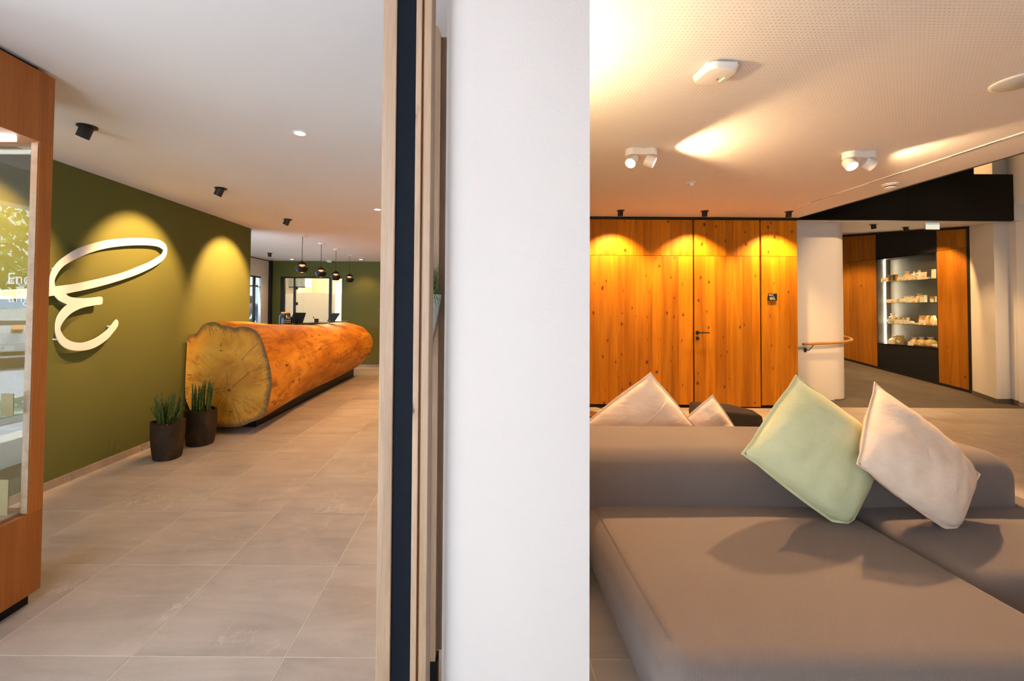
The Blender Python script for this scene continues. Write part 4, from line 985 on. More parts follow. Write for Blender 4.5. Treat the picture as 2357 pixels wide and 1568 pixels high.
ex = thing('exit_sign', 'small pale glass sign plate hanging under the black fascia', 'sign', (6.64, 6.3, 2.71))
MB().rbox(6.525, 6.75, 6.300, 6.312, 2.585, 2.705, 0.004, 2).obj('plate_frame', glass_thin('acrylic', (0.9, 0.97, 1.0)), ex)
MB().box(6.536, 6.739, 6.304, 6.308, 2.597, 2.696).obj('plate', emis('pale_backlit', (0.75, 0.92, 0.95), 0.35), ex)
MB().box(6.60, 6.67, 6.29, 6.32, 2.704, 2.725).obj('mount', M_whitep, ex)

# ================================================================== WALL ITEMS
sg = thing('wc_sign', 'small black WC sign with pictograms on the oak wall', 'sign', (4.11, 6.08, 1.525))
MB().box(4.052, 4.176, 6.078, 6.084, 1.527, 1.625).obj('plate', M_blackm, sg)
MB().box(4.08, 4.15, 6.084, 6.10, 1.55, 1.60).obj('spacer', M_blackm, sg)
M_print = plain('white_print', (0.85, 0.83, 0.78), 0.6, vary=0.01)
fontobj('lettering', 'WC', 0.044, M_print, (4.096, 6.0775, 1.600), (PI/2, 0, 0), sg)
def picto(x, kind):
    mb = MB(); mb.lathe([(0.0045, 0), (0.0045, -0.0006)], (x, 6.078, 1.571), 10, 'Y')
    if kind == 'w': mb.prism([(x-0.003, 1.565), (x+0.003, 1.565), (x+0.008, 1.546), (x-0.008, 1.546)], 6.0774, 6.078, 'XZ'); mb.box(x-0.003, x-0.0005, 6.0774, 6.078, 1.535, 1.546); mb.box(x+0.0005, x+0.003, 6.0774, 6.078, 1.535, 1.546)
    elif kind == 'm': mb.box(x-0.0055, x+0.0055, 6.0774, 6.078, 1.548, 1.565); mb.box(x-0.0045, x-0.0005, 6.0774, 6.078, 1.535, 1.548); mb.box(x+0.0005, x+0.0045, 6.0774, 6.078, 1.535, 1.548)
    else:
        mb.box(x-0.003, x+0.001, 6.0774, 6.078, 1.548, 1.565); mb.box(x-0.003, x+0.009, 6.0774, 6.078, 1.548, 1.552); mb.box(x+0.007, x+0.012, 6.0774, 6.078, 1.537, 1.549)
        ring = [((x+0.002+0.009*math.cos(a*PI/10), 1.545+0.009*math.sin(a*PI/10)), (x+0.002+0.0065*math.cos(a*PI/10), 1.545+0.0065*math.sin(a*PI/10))) for a in range(8, 19)]
        mb.ribbon(ring, 6.0774, 6.078, 'XZ')
    mb.obj('pictogram', M_print, sg)
for x, k in ((4.079, 'w'), (4.098, 'm'), (4.117, 'w'), (4.137, 'c')): picto(x, k)

hr = thing('handrail', 'curved oak handrail on black brackets around the white rounded column', 'handrail', (5.4, 6.55, 0.85))
path = [(4.90, 6.565, 0.872), (5.10, 6.562, 0.882), (5.30, 6.56, 0.893)]
for k in range(1, 15):
    a = -PI/2 - 0.22 + (PI*0.95)*k/14; path.append((cx+0.445*math.cos(a), cy+0.445*math.sin(a), 0.893+0.009*k))
MB().tube(path, 0.021, 14).obj('rail', M_oaky, hr, True)
def bracket(p, wall, nrm):
    p, wall, nrm = Vector(p), Vector(wall), Vector(nrm)
    b = MB().tube([wall, wall+nrm*0.05, Vector((wall.x+nrm.x*0.06, wall.y+nrm.y*0.06, wall.z+0.012)), p+Vector((0, 0, -0.018))], 0.006, 8).obj('bracket', M_blackm, hr, True)
    q = Vector((0, 0, 1)).rotation_difference(nrm); mb = MB(); mb.lathe([(0.033, 0), (0.033, 0.005), (0.03, 0.008)], (0, 0, 0), 24)
    for v in mb.bm.verts: v.co = wall + q @ v.co
    mb.obj('rosette', M_blackm, b, True)
bracket((5.06, 6.562, 0.880), (5.005, 6.66, 0.775), (0.35, -1, 0))
a = 0.05; bracket((cx+0.445*math.cos(a), cy+0.445*math.sin(a), 0.955), (cx+0.35*math.cos(a), cy+0.35*math.sin(a), 0.87), (math.cos(a), math.sin(a), 0))

# ---- built in cabinet with lit glass niche
cb = thing('display_cabinet', 'oak and black built-in cabinet with lit glass niche in the corridor', 'display cabinet', (8.35, 8.6, 0))
XF = 8.2
MB().box(8.50, 8.58, 7.21, 10.48, 0, 3.2).obj('carcass', M_blackm, cb)
for (y0, y1) in ((8.925, 9.14), (9.14, 9.36), (9.36, 9.58), (9.58, 9.8), (9.8, 10.05), (10.05, 10.48)):
    MB().prism([(y0+0.001, 2.480), (y1-0.001, 2.480), (y1-0.001, cz(y1)-0.045), (y0+0.001, cz(y0)-0.045)], XF, 8.50, 'YZ').obj('plank', M_oakcab, cb)
    MB().prism([(y0+0.001, rampz(y0)+0.055), (y1-0.001, rampz(y1)+0.055), (y1-0.001, 2.474), (y0+0.001, 2.474)], XF, 8.50, 'YZ').obj('plank', M_oakcab, cb)
for (y0, y1) in ((7.245, 7.40), (7.40, 7.57), (7.57, 7.725)):
    MB().prism([(y0+0.0005, 2.484), (y1-0.0005, 2.484), (y1-0.0005, cz(y1)-0.045), (y0+0.0005, cz(y0)-0.045)], XF, 8.50, 'YZ').obj('plank', M_oakcab, cb)
    MB().prism([(y0+0.0005, rampz(y0)+0.055), (y1-0.0005, rampz(y1)+0.055), (y1-0.0005, 2.478), (y0+0.0005, 2.478)], XF, 8.50, 'YZ').obj('plank', M_oakcab, cb)
MB().box(XF-0.012, 8.50, 7.208, 7.243, 0, cz(7.2)-0.002).obj('edge_frame', M_blackm, cb)
mb = MB(); mb.prism([(7.243, cz(7.243)-0.044), (10.48, cz(10.48)-0.044), (10.48, cz(10.48)-0.002), (7.243, cz(7.243)-0.002)], XF-0.006, 8.5, 'YZ'); mb.obj('top_frame', M_blackm, cb)
mb = MB(); mb.prism([(7.243, rampz(7.243)+0.007), (10.48, rampz(10.48)+0.007), (10.48, rampz(10.48)+0.054), (7.243, rampz(7.243)+0.054)], XF+0.004, 8.5, 'YZ'); mb.obj('base_frame', M_blackm, cb)
MB().prism([(7.728, 2.475), (8.922, 2.475), (8.922, cz(8.922)-0.046), (7.728, cz(7.728)-0.046)], XF, 8.50, 'YZ').obj('upper_panel', M_anth, cb); MB().prism([(7.728, rampz(7.728)+0.055), (8.922, rampz(8.922)+0.055), (8.922, 0.718), (7.728, 0.718)], XF, 8.50, 'YZ').obj('lower_panel', M_anth, cb)
ni = M_niche = plain('niche_grey', (0.052, 0.045, 0.037), 0.5)
MB().box(8.475, 8.50, 7.74, 8.91, 0.72, 2.47).obj('niche_back', ni, cb)
MB().box(XF, 8.475, 8.898, 8.922, 0.718, 2.475).obj('niche_side', ni, cb); MB().box(XF, 8.475, 7.728, 7.742, 0.718, 2.475).obj('niche_side', ni, cb)
MB().box(XF-0.004, 8.475, 7.728, 8.922, 2.452, 2.476).obj('niche_rail', M_black, cb); MB().box(XF-0.004, 8.475, 7.728, 8.922, 0.706, 0.733).obj('niche_rail', M_black, cb)
for z, n_ in ((1.99, 1), (1.56, 2), (1.135, 3)):
    MB().box(XF+0.03, 8.47, 7.745, 8.895, z-0.007, z).obj('glass_shelf', M_shelf, cb)
MB().box(8.345, 8.362, 8.888, 8.898, 0.735, 2.45).obj('light_strip', M_led, cb)
MB().box(XF+0.004, XF+0.009, 8.305, 8.896, 0.735, 2.45).obj('sliding_pane', M_glass, cb); MB().box(XF+0.012, XF+0.017, 7.744, 8.315, 0.735, 2.45).obj('sliding_pane', M_glass, cb)
for z in (1.35,): point('goods_fill_light', (8.27, 7.79, z), 9.0, (1, 0.76, 0.48), 0.02, cb)  # added fill point on the side without a strip, brightens the goods

# ---- goods on the shelves
M_card = plain('cream_card', (0.80, 0.74, 0.66), 0.7, vary=0.02); M_orange = plain('orange_print', (0.75, 0.36, 0.06), 0.7)
M_gold = plain('gold_card', (0.32, 0.22, 0.07), 0.5); M_kr = plain('kraft_paper', (0.45, 0.26, 0.09), 0.8); M_dark = plain('dark_label', (0.03, 0.035, 0.03), 0.7)
M_cream = plain('cream_soap', (0.80, 0.68, 0.48), 0.6, vary=0.1); M_pine = plain('pine_shavings', (0.70, 0.45, 0.20), 0.8, vary=0.35, sc=40, bump=0.5)
M_net = plain('organza', (0.85, 0.76, 0.64), 0.7, vary=0.15, sc=50)
SH = {1: 1.99, 2: 1.56, 3: 1.135, 0: 0.733}; SN = {1: 'top', 2: 'second', 3: 'third', 0: 'bottom'}
def ya(a): return 8.30*988/(2000+a/13.07-1110)
def HW(w): return w/1555/2
def card(a, s, w, h, lab, x=8.235, orange=True, z=None):
    y = ya(a)*x/8.30; z = SH[s] if z is None else z; h /= 1555; o = thing('shelf_card', lab, 'card', (x, y, z))
    MB().prism([(x, z), (x+0.003, z), (x+0.013, z+h), (x+0.010, z+h)], y-HW(w), y+HW(w), 'XZ').obj('leaf', M_card, o)
    MB().box(x+0.004, x+0.022, y-0.01, y+0.01, z, z+0.003).obj('foot', M_card, o)
    if orange:
        r = HW(w)*0.55; poly = [(y+r*math.cos(PI*k/10), z+0.001+r*0.9*math.sin(PI*k/10)) for k in range(11)]
        mb = MB(); vs = [mb.bm.verts.new((x-0.0008+0.010*(q[1]-z)/h, q[0], q[1])) for q in poly]; mb.bm.faces.new(vs); mb.obj('sun_print', M_orange, o)
def carton(a, s, w, h, lab, m=None, x=8.30, d=0.05, label=None, top=None):
    y = ya(a)*x/8.30; z = SH[s]; h /= 1555; o = thing('carton', lab, 'box', (x, y, z)); MB().rbox(x, x+d, y-HW(w), y+HW(w), z, z+h, 0.002, 1).obj('box', m or M_card, o)
    if label: MB().box(x-0.0008, x, y-HW(w)*0.72, y+HW(w)*0.72, z+h*label[0], z+h*label[1]).obj('print', label[2], o)
    if top: MB().box(x-0.0008, x, y-HW(w)*0.6, y+HW(w)*0.6, z+h*top[0], z+h*top[1]).obj('label', top[2], o)
def bottle(a, s, w, h, lab, x=8.29):
    y = ya(a)*x/8.30; z = SH[s]; h /= 1555; r = HW(w); o = thing('bottle', lab, 'bottle', (x+r, y, z))
    MB().lathe([(r*0.96, 0), (r, 0.006), (r, h*0.70), (r*0.85, h*0.78), (r*0.40, h*0.80), (r*0.38, h*0.84)], (x+r, y, z), 24).obj('body', M_card, o, True)
    MB().lathe([(r*0.42, h*0.83), (r*0.42, h), (r*0.38, h+0.002)], (x+r, y, z), 16).obj('cap', M_cream, o, True)
    MB().box(x-0.001, x+0.004, y-r*0.45, y+r*0.3, z+h*0.50, z+h*0.57).obj('label', M_dark, o)
def bag(a, s, w, h, lab, x=8.31, m=M_pine, tagm=None, sd=1):
    y = ya(a)*x/8.30; z = SH[s]; h /= 1555; r = HW(w); o = thing('gift_bag', lab, 'bag', (x+r*0.8, y, z)); mb = MB()
    mb.lathe([(r*0.75, 0), (r*0.98, h*0.12), (r, h*0.38), (r*0.8, h*0.62), (r*0.34, h*0.76)], (x+r*0.8, y, z), 22)
    for v in mb.bm.verts: v.co.x += noise.noise(v.co*45+Vector((sd, 0, 0)))*0.008; v.co.y += noise.noise(v.co*38+Vector((0, sd, 0)))*0.008
    mb.obj('sack', m, o, True)
    mb = MB(); mb.lathe([(r*0.32, h*0.74), (r*0.27, h*0.79), (r*0.42, h*0.88), (r*0.60, h*0.98), (r*0.45, h*0.96), (r*0.2, h*0.85)], (x+r*0.8, y, z), 20, cap=False)
    for v in mb.bm.verts: v.co.z += noise.noise(v.co*60)*0.008
    mb.obj('ruffle', M_net, o, True)
    MB().lathe([(r*0.31, h*0.765), (r*0.33, h*0.775), (r*0.31, h*0.785)], (x+r*0.8, y, z), 16).obj('ribbon', M_net, o, True)
    if tagm: MB().box(x-0.006, x-0.003, y-r*0.42, y+r*0.42, z+h*0.30, z+h*0.62).obj('tag', tagm, o)
def lump(a, s, w, h, lab, x=8.28, m=M_cream):
    y = ya(a)*x/8.30; z = SH[s]; h /= 1555; r = HW(w); mb = MB()
    mb.lathe([(r*0.6, 0), (r*0.95, h*0.2), (r, h*0.55), (r*0.7, h*0.92), (r*0.3, h)], (0, 0, 0), 18)
    for v in mb.bm.verts: v.co = Vector((x+0.03+v.co.x*0.45, y+v.co.y, z+v.co.z)); v.co.y += noise.noise(v.co*40)*0.006
    o = thing('soap_bundle', lab, 'soap', (x+0.03, y, z)); mb.obj('bundle', m, o, True); MB().box(x+0.008, x+0.052, y-0.004, y+0.004, z+h*0.9, z+h*1.03).obj('band', M_net, o)
def gable(a, s, w, h, lab, m=M_kr):
    x = 8.30; y = ya(a); z = SH[s]; h /= 1555; r = HW(w); o = thing('gable_bag', lab, 'bag', (x, y, z))
    MB().prism([(y-r, z), (y+r, z), (y+r, z+h*0.5), (y+r*0.45, z+h*0.88), (y+r*0.45, z+h), (y-r*0.45, z+h), (y-r*0.45, z+h*0.88), (y-r, z+h*0.5)], x, x+0.05, 'YZ').obj('paper_bag', m, o)
    MB().prism([(y-r*0.7, z+h*0.12), (y+r*0.7, z+h*0.12), (y+r*0.7, z+h*0.5), (y+r*0.3, z+h*0.8), (y-r*0.3, z+h*0.8), (y-r*0.7, z+h*0.5)], x-0.001, x, 'YZ').obj('window', M_pine, o)
D3 = (0.15, 0.88, M_dark)
card(470, 1, 230, 130, 'cream card with orange half sun, leftmost on the top cabinet shelf')
carton(552, 1, 95, 220, 'kraft pouch with dark label, first of three on the top shelf', M_kr, label=D3, top=(0.78, 0.86, M_card)); carton(655, 1, 95, 222, 'kraft pouch with dark label, middle of three on the top shelf', M_kr, label=D3, top=(0.78, 0.86, M_card)); carton(768, 1, 125, 225, 'kraft pouch with dark label, last of three on the top shelf', M_kr, label=D3, top=(0.78, 0.86, M_card))
card(950, 1, 210, 125, 'cream card in front of the organza bag on the top shelf'); bag(1095, 1, 230, 300, 'organza bag with ruffled neck on the top shelf', m=M_pine, sd=1)
card(1160, 1, 165, 145, 'cream card right of the pane joint on the top shelf', x=8.242); bottle(1315, 1, 140, 255, 'cream pump bottle, left one of two on the top shelf'); bottle(1462, 1, 155, 285, 'cream pump bottle, right one of two on the top shelf')
card(1325, 1, 165, 125, 'cream card with orange sun in front of the bottles on the top shelf', x=8.238)
carton(1668, 1, 215, 70, 'flat cream soap box on the top shelf'); card(1655, 1, 175, 150, 'cream card standing on the flat soap box on the top shelf', x=8.305, z=1.99+70/1555)
card(1958, 1, 130, 265, 'tall cream card with orange sun, rightmost on the top shelf')
carton(585, 2, 150, 115, 'small crumpled white pouch, leftmost on the second shelf', M_net); carton(780, 2, 125, 115, 'small white pouch beside the card on the second shelf', M_net)
card(695, 2, 190, 95, 'cream card with orange sun between two white pouches on the second shelf'); lump(975, 2, 230, 130, 'wrapped cream soap bundle on the second shelf')
TL = (0.84, 0.90, M_dark)
carton(1105, 2, 95, 200, 'narrow white box with dark label on the second shelf', label=TL); carton(1220, 2, 150, 200, 'wide white box with dark label on the second shelf', label=TL)
bag(1432, 2, 215, 270, 'organza bag with ruffled neck on the second shelf', sd=4); card(1345, 2, 220, 110, 'cream card in front of the organza bag on the second shelf'); carton(1610, 2, 140, 215, 'white box right of the organza bag on the second shelf', label=TL)
carton(1905, 2, 150, 170, 'brown box with cream bow near the right end of the second shelf', M_gold, top=(0.0, 0.5, M_net)); lump(1850, 2, 95, 100, 'small cream bundle before the brown box on the second shelf', x=8.25); carton(2022, 2, 45, 165, 'narrow cream packet, rightmost on the second shelf', M_net)
bag(622, 3, 240, 330, 'large organza bag with gold tag, leftmost on the third shelf', tagm=M_gold, m=M_cream, sd=7)
for a, l in ((810, 'gold topped box, left of three on the third shelf'), (962, 'gold topped box, middle of three on the third shelf'), (1092, 'gold topped box, right of three on the third shelf')): carton(a, 3, 125, 210, l, M_card, label=(0.68, 0.98, M_gold))
card(872, 3, 175, 135, 'cream card before the gold topped boxes on the third shelf'); lump(1232, 3, 195, 105, 'thick cream soap bar on the third shelf'); lump(1385, 3, 145, 60, 'thin cream soap bar on the third shelf')
for a, l in ((1550, 'kraft gable bag, left of three on the third shelf'), (1718, 'kraft gable bag, middle of three on the third shelf'), (1890, 'kraft gable bag, right of three on the third shelf')): gable(a, 3, 150, 275, l)
card(1590, 3, 190, 150, 'cream card before the left gable bag on the third shelf'); card(1985, 3, 165, 155, 'cream card, rightmost on the third shelf')
bag(642, 0, 225, 240, 'organza bag behind a card, leftmost on the cabinet floor', m=M_cream, sd=11); card(640, 0, 230, 115, 'cream card, leftmost on the cabinet floor', orange=False)
carton(880, 0, 175, 275, 'tall gold and cream box with a tilted white tag on the cabinet floor', M_gold); 
o = thing('hang_tag', 'white hang tag with dark label tilted on the gold box', 'tag', (8.29, ya(890), 0.76)); ry = Matrix.Rotation(math.radians(32), 3, 'X')
MB().box(8.292, 8.295, ya(890)-0.035, ya(890)+0.035, 0.765, 0.855, ry).obj('card', M_card, o); MB().box(8.2905, 8.292, ya(890)-0.025, ya(890)+0.025, 0.823, 0.845, ry, (8.29, ya(890), 0.81)).obj('print', M_dark, o)
bag(1262, 0, 225, 245, 'clear bag of shavings, left of three on the cabinet floor', sd=13); bag(1480, 0, 235, 265, 'clear bag of shavings, middle of three on the cabinet floor', sd=17); bag(1732, 0, 275, 280, 'clear bag of shavings, right of three on the cabinet floor', sd=19)
card(1230, 0, 175, 115, 'cream card before the left bag of shavings on the cabinet floor', orange=False); lump(1940, 0, 190, 95, 'cream soap wedge near the right end of the cabinet floor'); card(2055, 0, 60, 115, 'narrow cream card, rightmost on the cabinet floor', orange=False)

# ================================================================== RECEPTION ITEMS
jr = thing('storage_jar', 'black ceramic jar with cork lid on the trunk counter', 'jar', (-3.21, 7.0, 1.10))
MB().lathe([(0.085, 0), (0.095, 0.01), (0.098, 0.09), (0.09, 0.13), (0.068, 0.155), (0.066, 0.175), (0.072, 0.182)], (-3.20, 7.0, 1.10), 30).obj('body', plain('black_ceramic', (0.008, 0.008, 0.008), 0.25), jr, True)
MB().lathe([(0.066, 0.182), (0.072, 0.187), (0.072, 0.205), (0.066, 0.211)], (-3.20, 7.0, 1.10), 28).obj('lid', M_oaky, jr, True)
MB().tube([(-3.275, 6.99, 1.27), (-3.295, 6.99, 1.255), (-3.29, 6.99, 1.20)], 0.003, 6).obj('clasp', M_whitep, jr, True)
MB().tube([(-3.12, 6.99, 1.29), (-3.108, 6.99, 1.265), (-3.115, 6.99, 1.235)], 0.003, 6).obj('clasp', M_whitep, jr, True)
for k, z in enumerate((1.215, 1.175, 1.145)):
    pts = [(-3.155+0.05*t+0.0, 7.0-math.sqrt(max(0, 0.0985**2-(0.045+0.05*t)**2))-0.001, z+0.006*math.sin(t*9+k)) for t in [i/8 for i in range(9)]]
    MB().tube(pts, 0.0016, 5).obj('script_print', M_print, jr)
def screen(c, w, h, tilt, rz, label):
    o = thing('counter_screen', label, 'screen', c, 'reception screens'); R3 = Matrix.Rotation(rz, 3, 'Z') @ Matrix.Rotation(tilt, 3, 'X'); C = Vector(c)
    mb = MB().rbox(-w/2, w/2, -0.008, 0.008, 0.02, h, 0.004, 2)
    for v in mb.bm.verts: v.co = C+R3 @ v.co
    mb.obj('display', M_black, o)
    mb = MB().box(-w/2+0.012, w/2-0.012, 0.0081, 0.0086, 0.035, h-0.015)
    for v in mb.bm.verts: v.co = C+R3 @ v.co
    mb.obj('glass', M_blackgloss, o)
    mb = MB().rbox(-0.07, 0.07, -0.01, 0.12, 0.0, 0.012, 0.004, 1).box(-0.02, 0.02, 0.0, 0.03, 0.01, 0.05)
    for v in mb.bm.verts: v.co = C+Matrix.Rotation(rz, 3, 'Z') @ v.co
    mb.obj('stand', M_black, o)
screen((-3.10, 7.15, 1.100), 0.31, 0.21, math.radians(-20), math.radians(-30), 'black counter screen beside the cork lidded jar')
screen((-2.83, 8.0, 1.115), 0.31, 0.20, math.radians(-34), math.radians(-48), 'black counter screen farther along the trunk counter')
pc = thing('pen_cup', 'black mesh pen cup with a lime green pen', 'pen cup', (-2.93, 7.6, 1.105))
MB().lathe([(0.036, 0), (0.038, 0.09), (0.034, 0.09), (0.033, 0.004)], (-2.93, 7.6, 1.10), 20, cap=False).obj('cup', M_anth, pc, True)
pn = thing('pen', 'lime green marker leaning in the pen cup', 'pen', (-2.94, 7.6, 1.11))
MB().tube([(-2.915, 7.6, 1.11), (-2.975, 7.6, 1.20)], 0.010, 8).obj('barrel', plain('lime_plastic', (0.42, 0.52, 0.05), 0.4), pn, True); MB().tube([(-2.975, 7.6, 1.20), (-2.99, 7.6, 1.222)], 0.0085, 8).obj('cap', M_dark, pn, True)

# ---- glazed door in the far green wall, office behind it
gd = struct('door_2', MB().box(-4.76, -4.68, 10.16, 10.22, 0, 2.12).box(-4.68, -3.31, 10.16, 10.22, 2.085, 2.12).box(-4.47, -4.425, 10.15, 10.22, 0, 2.085).box(-3.63, -3.575, 10.15, 10.22, 0, 2.085), M_blackm)
for a, b in ((-4.68, -4.47), (-4.425, -3.63), (-3.575, -3.31)):
    MB().box(a, b, 10.185, 10.193, 0, 2.085).obj('pane', M_glass, gd)
    arc = lambda x: 1.70+0.045*math.cos((x+4.0)*1.9)
    N = 8; top = [(a+(b-a)*k/N, arc(a+(b-a)*k/N)) for k in range(N+1)]
    MB().prism([(a, 0.01)]+[(b, 0.01)]+top[::-1], 10.194, 10.196, 'XZ').obj('frosted_film', M_frost, gd)
for z in (1.85, 1.48): MB().box(-4.425, -4.36, 10.14, 10.155, z-0.035, z+0.035).obj('hinge', M_blackm, gd)
M_cream_wall = plaster('cream_wall', (0.80, 0.72, 0.60))
struct('wall_office', MB().box(-5.0, -2.6, 12.6, 12.7, 0, 2.6).box(-5.06, -4.96, 10.3, 12.7, 0, 2.6).box(-2.6, -2.5, 10.3, 12.7, 0, 2.6), M_cream_wall)
struct('ceiling_office', MB().box(-5.0, -2.5, 10.3, 12.7, 2.6, 2.7), M_ceil); struct('floor_office', MB().box(-5.0, -2.5, 10.3, 12.7, -0.1, 0.0), M_cream_wall)
ol = thing('office_ceiling_light', 'flat round ceiling light in the office behind the glass door', 'ceiling light', (-3.8, 11.4, 2.6))
MB().cyl((-3.8, 11.4, 2.57), 0.14, 0.03).obj('housing', M_whitep, ol, True); MB().lathe([(0.001, 2.568), (0.12, 2.568)], (-3.8, 11.4, 0), 24, cap=False).obj('diffuser', M_lamp, ol)
point('lamp', (-3.8, 11.4, 2.45), 120, (1, 0.74, 0.42), 0.12, ol)
of = thing('office_cabinet', 'pale blue hanging cabinet seen through the upper glass of the far door', 'cabinet', (-5.0, 11.2, 1.9))
MB().box(-4.96, -4.55, 11.0, 11.4, 1.92, 2.5).obj('body', M_greyblue, of); MB().box(-4.97, -4.545, 10.99, 11.0, 1.90, 1.925).obj('rail', M_anth, of)
of2 = thing('office_shelf_unit', 'pale blue upright shelf unit with black edge in the office', 'shelf', (-4.0, 12.4, 0))
MB().box(-4.05, -3.82, 12.3, 12.6, 0, 2.4).obj('body', M_greyblue, of2); MB().box(-3.82, -3.77, 12.28, 12.6, 0, 2.4).obj('edge', M_blackm, of2)
vine = thing('hanging_vine', 'thin trailing vine hanging in the office window corner', 'plant', (-4.62, 10.9, 1.95)); mb = MB(); random.seed(9)
for k in range(26):
    z = 2.25-k*0.015; blade(mb, (-4.60, 10.93, z), (-4.60+random.uniform(-.04, .05), 10.90, z+random.uniform(-.03, .02)), 0.008, 0.005, 3)
mb.obj('leaves', M_grass, vine); MB().tube([(-4.6, 10.93, 2.4), (-4.6, 10.93, 1.86)], 0.003, 5).obj('stem', M_grass, vine)

# ---- room seen through the side window: walls, curtain, person
struct('floor_side_room', MB().box(-9.0, -5.2, 6.0, 13.2, -0.12, 0), M_grout)
struct('wall_side_room', MB().box(-9.0, -5.0, 13.0, 13.2, 0, 2.6).box(-9.0, -5.2, 7.9, 8.0, 0, 2.6).box(-9.1, -9.0, 7.9, 13.2, 0, 0.2).box(-9.1, -9.0, 7.9, 13.2, 2.45, 2.6).box(-9.1, -9.0, 7.9, 8.6, 0.2, 2.45), M_greyblue); struct('ceiling_side_room', MB().box(-9.0, -5.2, 8.0, 13.2, 2.6, 2.8), M_ceil)
def cloth(name, c):
    t = NT(name); t.n.remove(t.b); d = t.new('ShaderNodeBsdfDiffuse'); d.inputs[0].default_value = (*c, 1); tl = t.new('ShaderNodeBsdfTranslucent'); tl.inputs[0].default_value = (*c, 1)
    n_ = t.noise(t.coord((1, 1, 0.02)), 30, 2); mx = t.new('ShaderNodeMixShader'); t.lk(t.ramp(n_, [(0.3, 0.4), (0.7, 0.6)]), mx.inputs[0]); t.lk(d.outputs[0], mx.inputs[1]); t.lk(tl.outputs[0], mx.inputs[2]); t.lk(mx.outputs[0], t.out.inputs[0]); return t.m
M_curt = cloth('sheer_curtain', (0.80, 0.88, 0.92))
cu = thing('curtain', 'pale sheer curtain hanging behind the side window', 'curtain', (-6.6, 12.3, 0))
mb = MB(); pr = None
for k in range(121):
    x = -7.6+2.3*k/120; y = 12.4+0.05*math.sin(k*0.85)+0.02*math.sin(k*2.1); q = [mb.bm.verts.new((x, y, 0.02)), mb.bm.verts.new((x, y, 2.0))]
    if pr: mb.bm.faces.new((pr[0], q[0], q[1], pr[1]))
    pr = q
mb.obj('fabric', M_curt, cu, True); MB().tube([(-7.7, 12.4, 2.02), (-5.25, 12.4, 2.02)], 0.015, 8).obj('rod', M_anth, cu, True)
# ---- person behind the side window
pe = thing('person', 'person in a grey jacket bending forward behind the side window', 'person', (-5.60, 10.75, 0))
M_jacket = fabric('grey_jacket', (0.13, 0.15, 0.18), 900, 0.2); M_hair = plain('dark_hair', (0.02, 0.016, 0.014), 0.5); M_skin = plain('skin', (0.55, 0.34, 0.25), 0.5)
M_trs = fabric('dark_trousers', (0.04, 0.045, 0.06), 900, 0.2)
def skin(name, joints, edges, m, parent, root=0):
    me = bpy.data.meshes.new(name); me.from_pydata([j[0] for j in joints], edges, []); me.materials.append(m)
    o = link(name, me, parent)
    md = o.modifiers.new('skin', 'SKIN'); md.use_smooth_shade = True
    for i, sv in enumerate(me.skin_vertices[0].data): r = joints[i][1]; sv.radius = r if isinstance(r, tuple) else (r, r); sv.use_root = (i == root)
    sd = o.modifiers.new('sub', 'SUBSURF'); sd.levels = 2; sd.render_levels = 2
    return o
px_, py_ = -5.62, 10.75
def B(x, y, z): return (px_+x, py_+y, z)
J = [(B(0.12, 0, 0.95), (0.15, 0.13)), (B(0.10, 0, 1.12), (0.145, 0.12)), (B(0.02, 0, 1.30), (0.17, 0.13)), (B(-0.08, 0, 1.41), (0.12, 0.10)), (B(-0.14, 0, 1.46), 0.055),
     (B(-0.06, 0.19, 1.36), 0.07), (B(-0.14, 0.24, 1.12), 0.055), (B(-0.34, 0.16, 1.02), 0.042), (B(-0.40, 0.14, 1.00), 0.03),
     (B(-0.06, -0.19, 1.36), 0.07), (B(-0.14, -0.24, 1.12), 0.055), (B(-0.34, -0.16, 1.02), 0.042), (B(-0.40, -0.14, 1.00), 0.03),
     (B(0.12, 0.10, 0.88), 0.10), (B(0.06, 0.11, 0.48), 0.07), (B(0.10, 0.11, 0.10), 0.05), (B(-0.06, 0.12, 0.04), 0.04),
     (B(0.12, -0.10, 0.88), 0.10), (B(0.06, -0.11, 0.48), 0.07), (B(0.10, -0.11, 0.10), 0.05), (B(-0.06, -0.12, 0.04), 0.04)]
skin('body', J, [(0, 1), (1, 2), (2, 3), (3, 4), (3, 5), (5, 6), (6, 7), (7, 8), (3, 9), (9, 10), (10, 11), (11, 12), (0, 13), (13, 14), (14, 15), (15, 16), (0, 17), (17, 18), (18, 19), (19, 20)], M_jacket, pe)
mb = MB(); bmesh.ops.create_uvsphere(mb.bm, u_segments=20, v_segments=14, radius=1)
for v in mb.bm.verts:
    c = v.co; s = Vector((c.x*0.098, c.y*0.075, c.z*0.115))
    if c.x < -0.85: s.x -= 0.012*(1 if abs(c.z) < 0.35 and abs(c.y) < 0.3 else 0)
    if c.z < -0.3: s.x -= 0.015*(-c.z)
    v.co = Vector(B(-0.20, 0, 1.555))+Matrix.Rotation(math.radians(-18), 3, 'Y') @ s
hd = mb.obj('head', M_skin, pe, True)
mb = MB(); bmesh.ops.create_uvsphere(mb.bm, u_segments=20, v_segments=14, radius=1)
for v in [v for v in mb.bm.verts if v.co.x < -0.35 and v.co.z < 0.45 or v.co.z < -0.75]: mb.bm.verts.remove(v)
for v in mb.bm.verts: v.co = Vector(B(-0.192, 0, 1.562))+Matrix.Rotation(math.radians(-18), 3, 'Y') @ Vector((v.co.x*0.108, v.co.y*0.085, v.co.z*0.122))
mb.obj('hair', M_hair, hd, True)
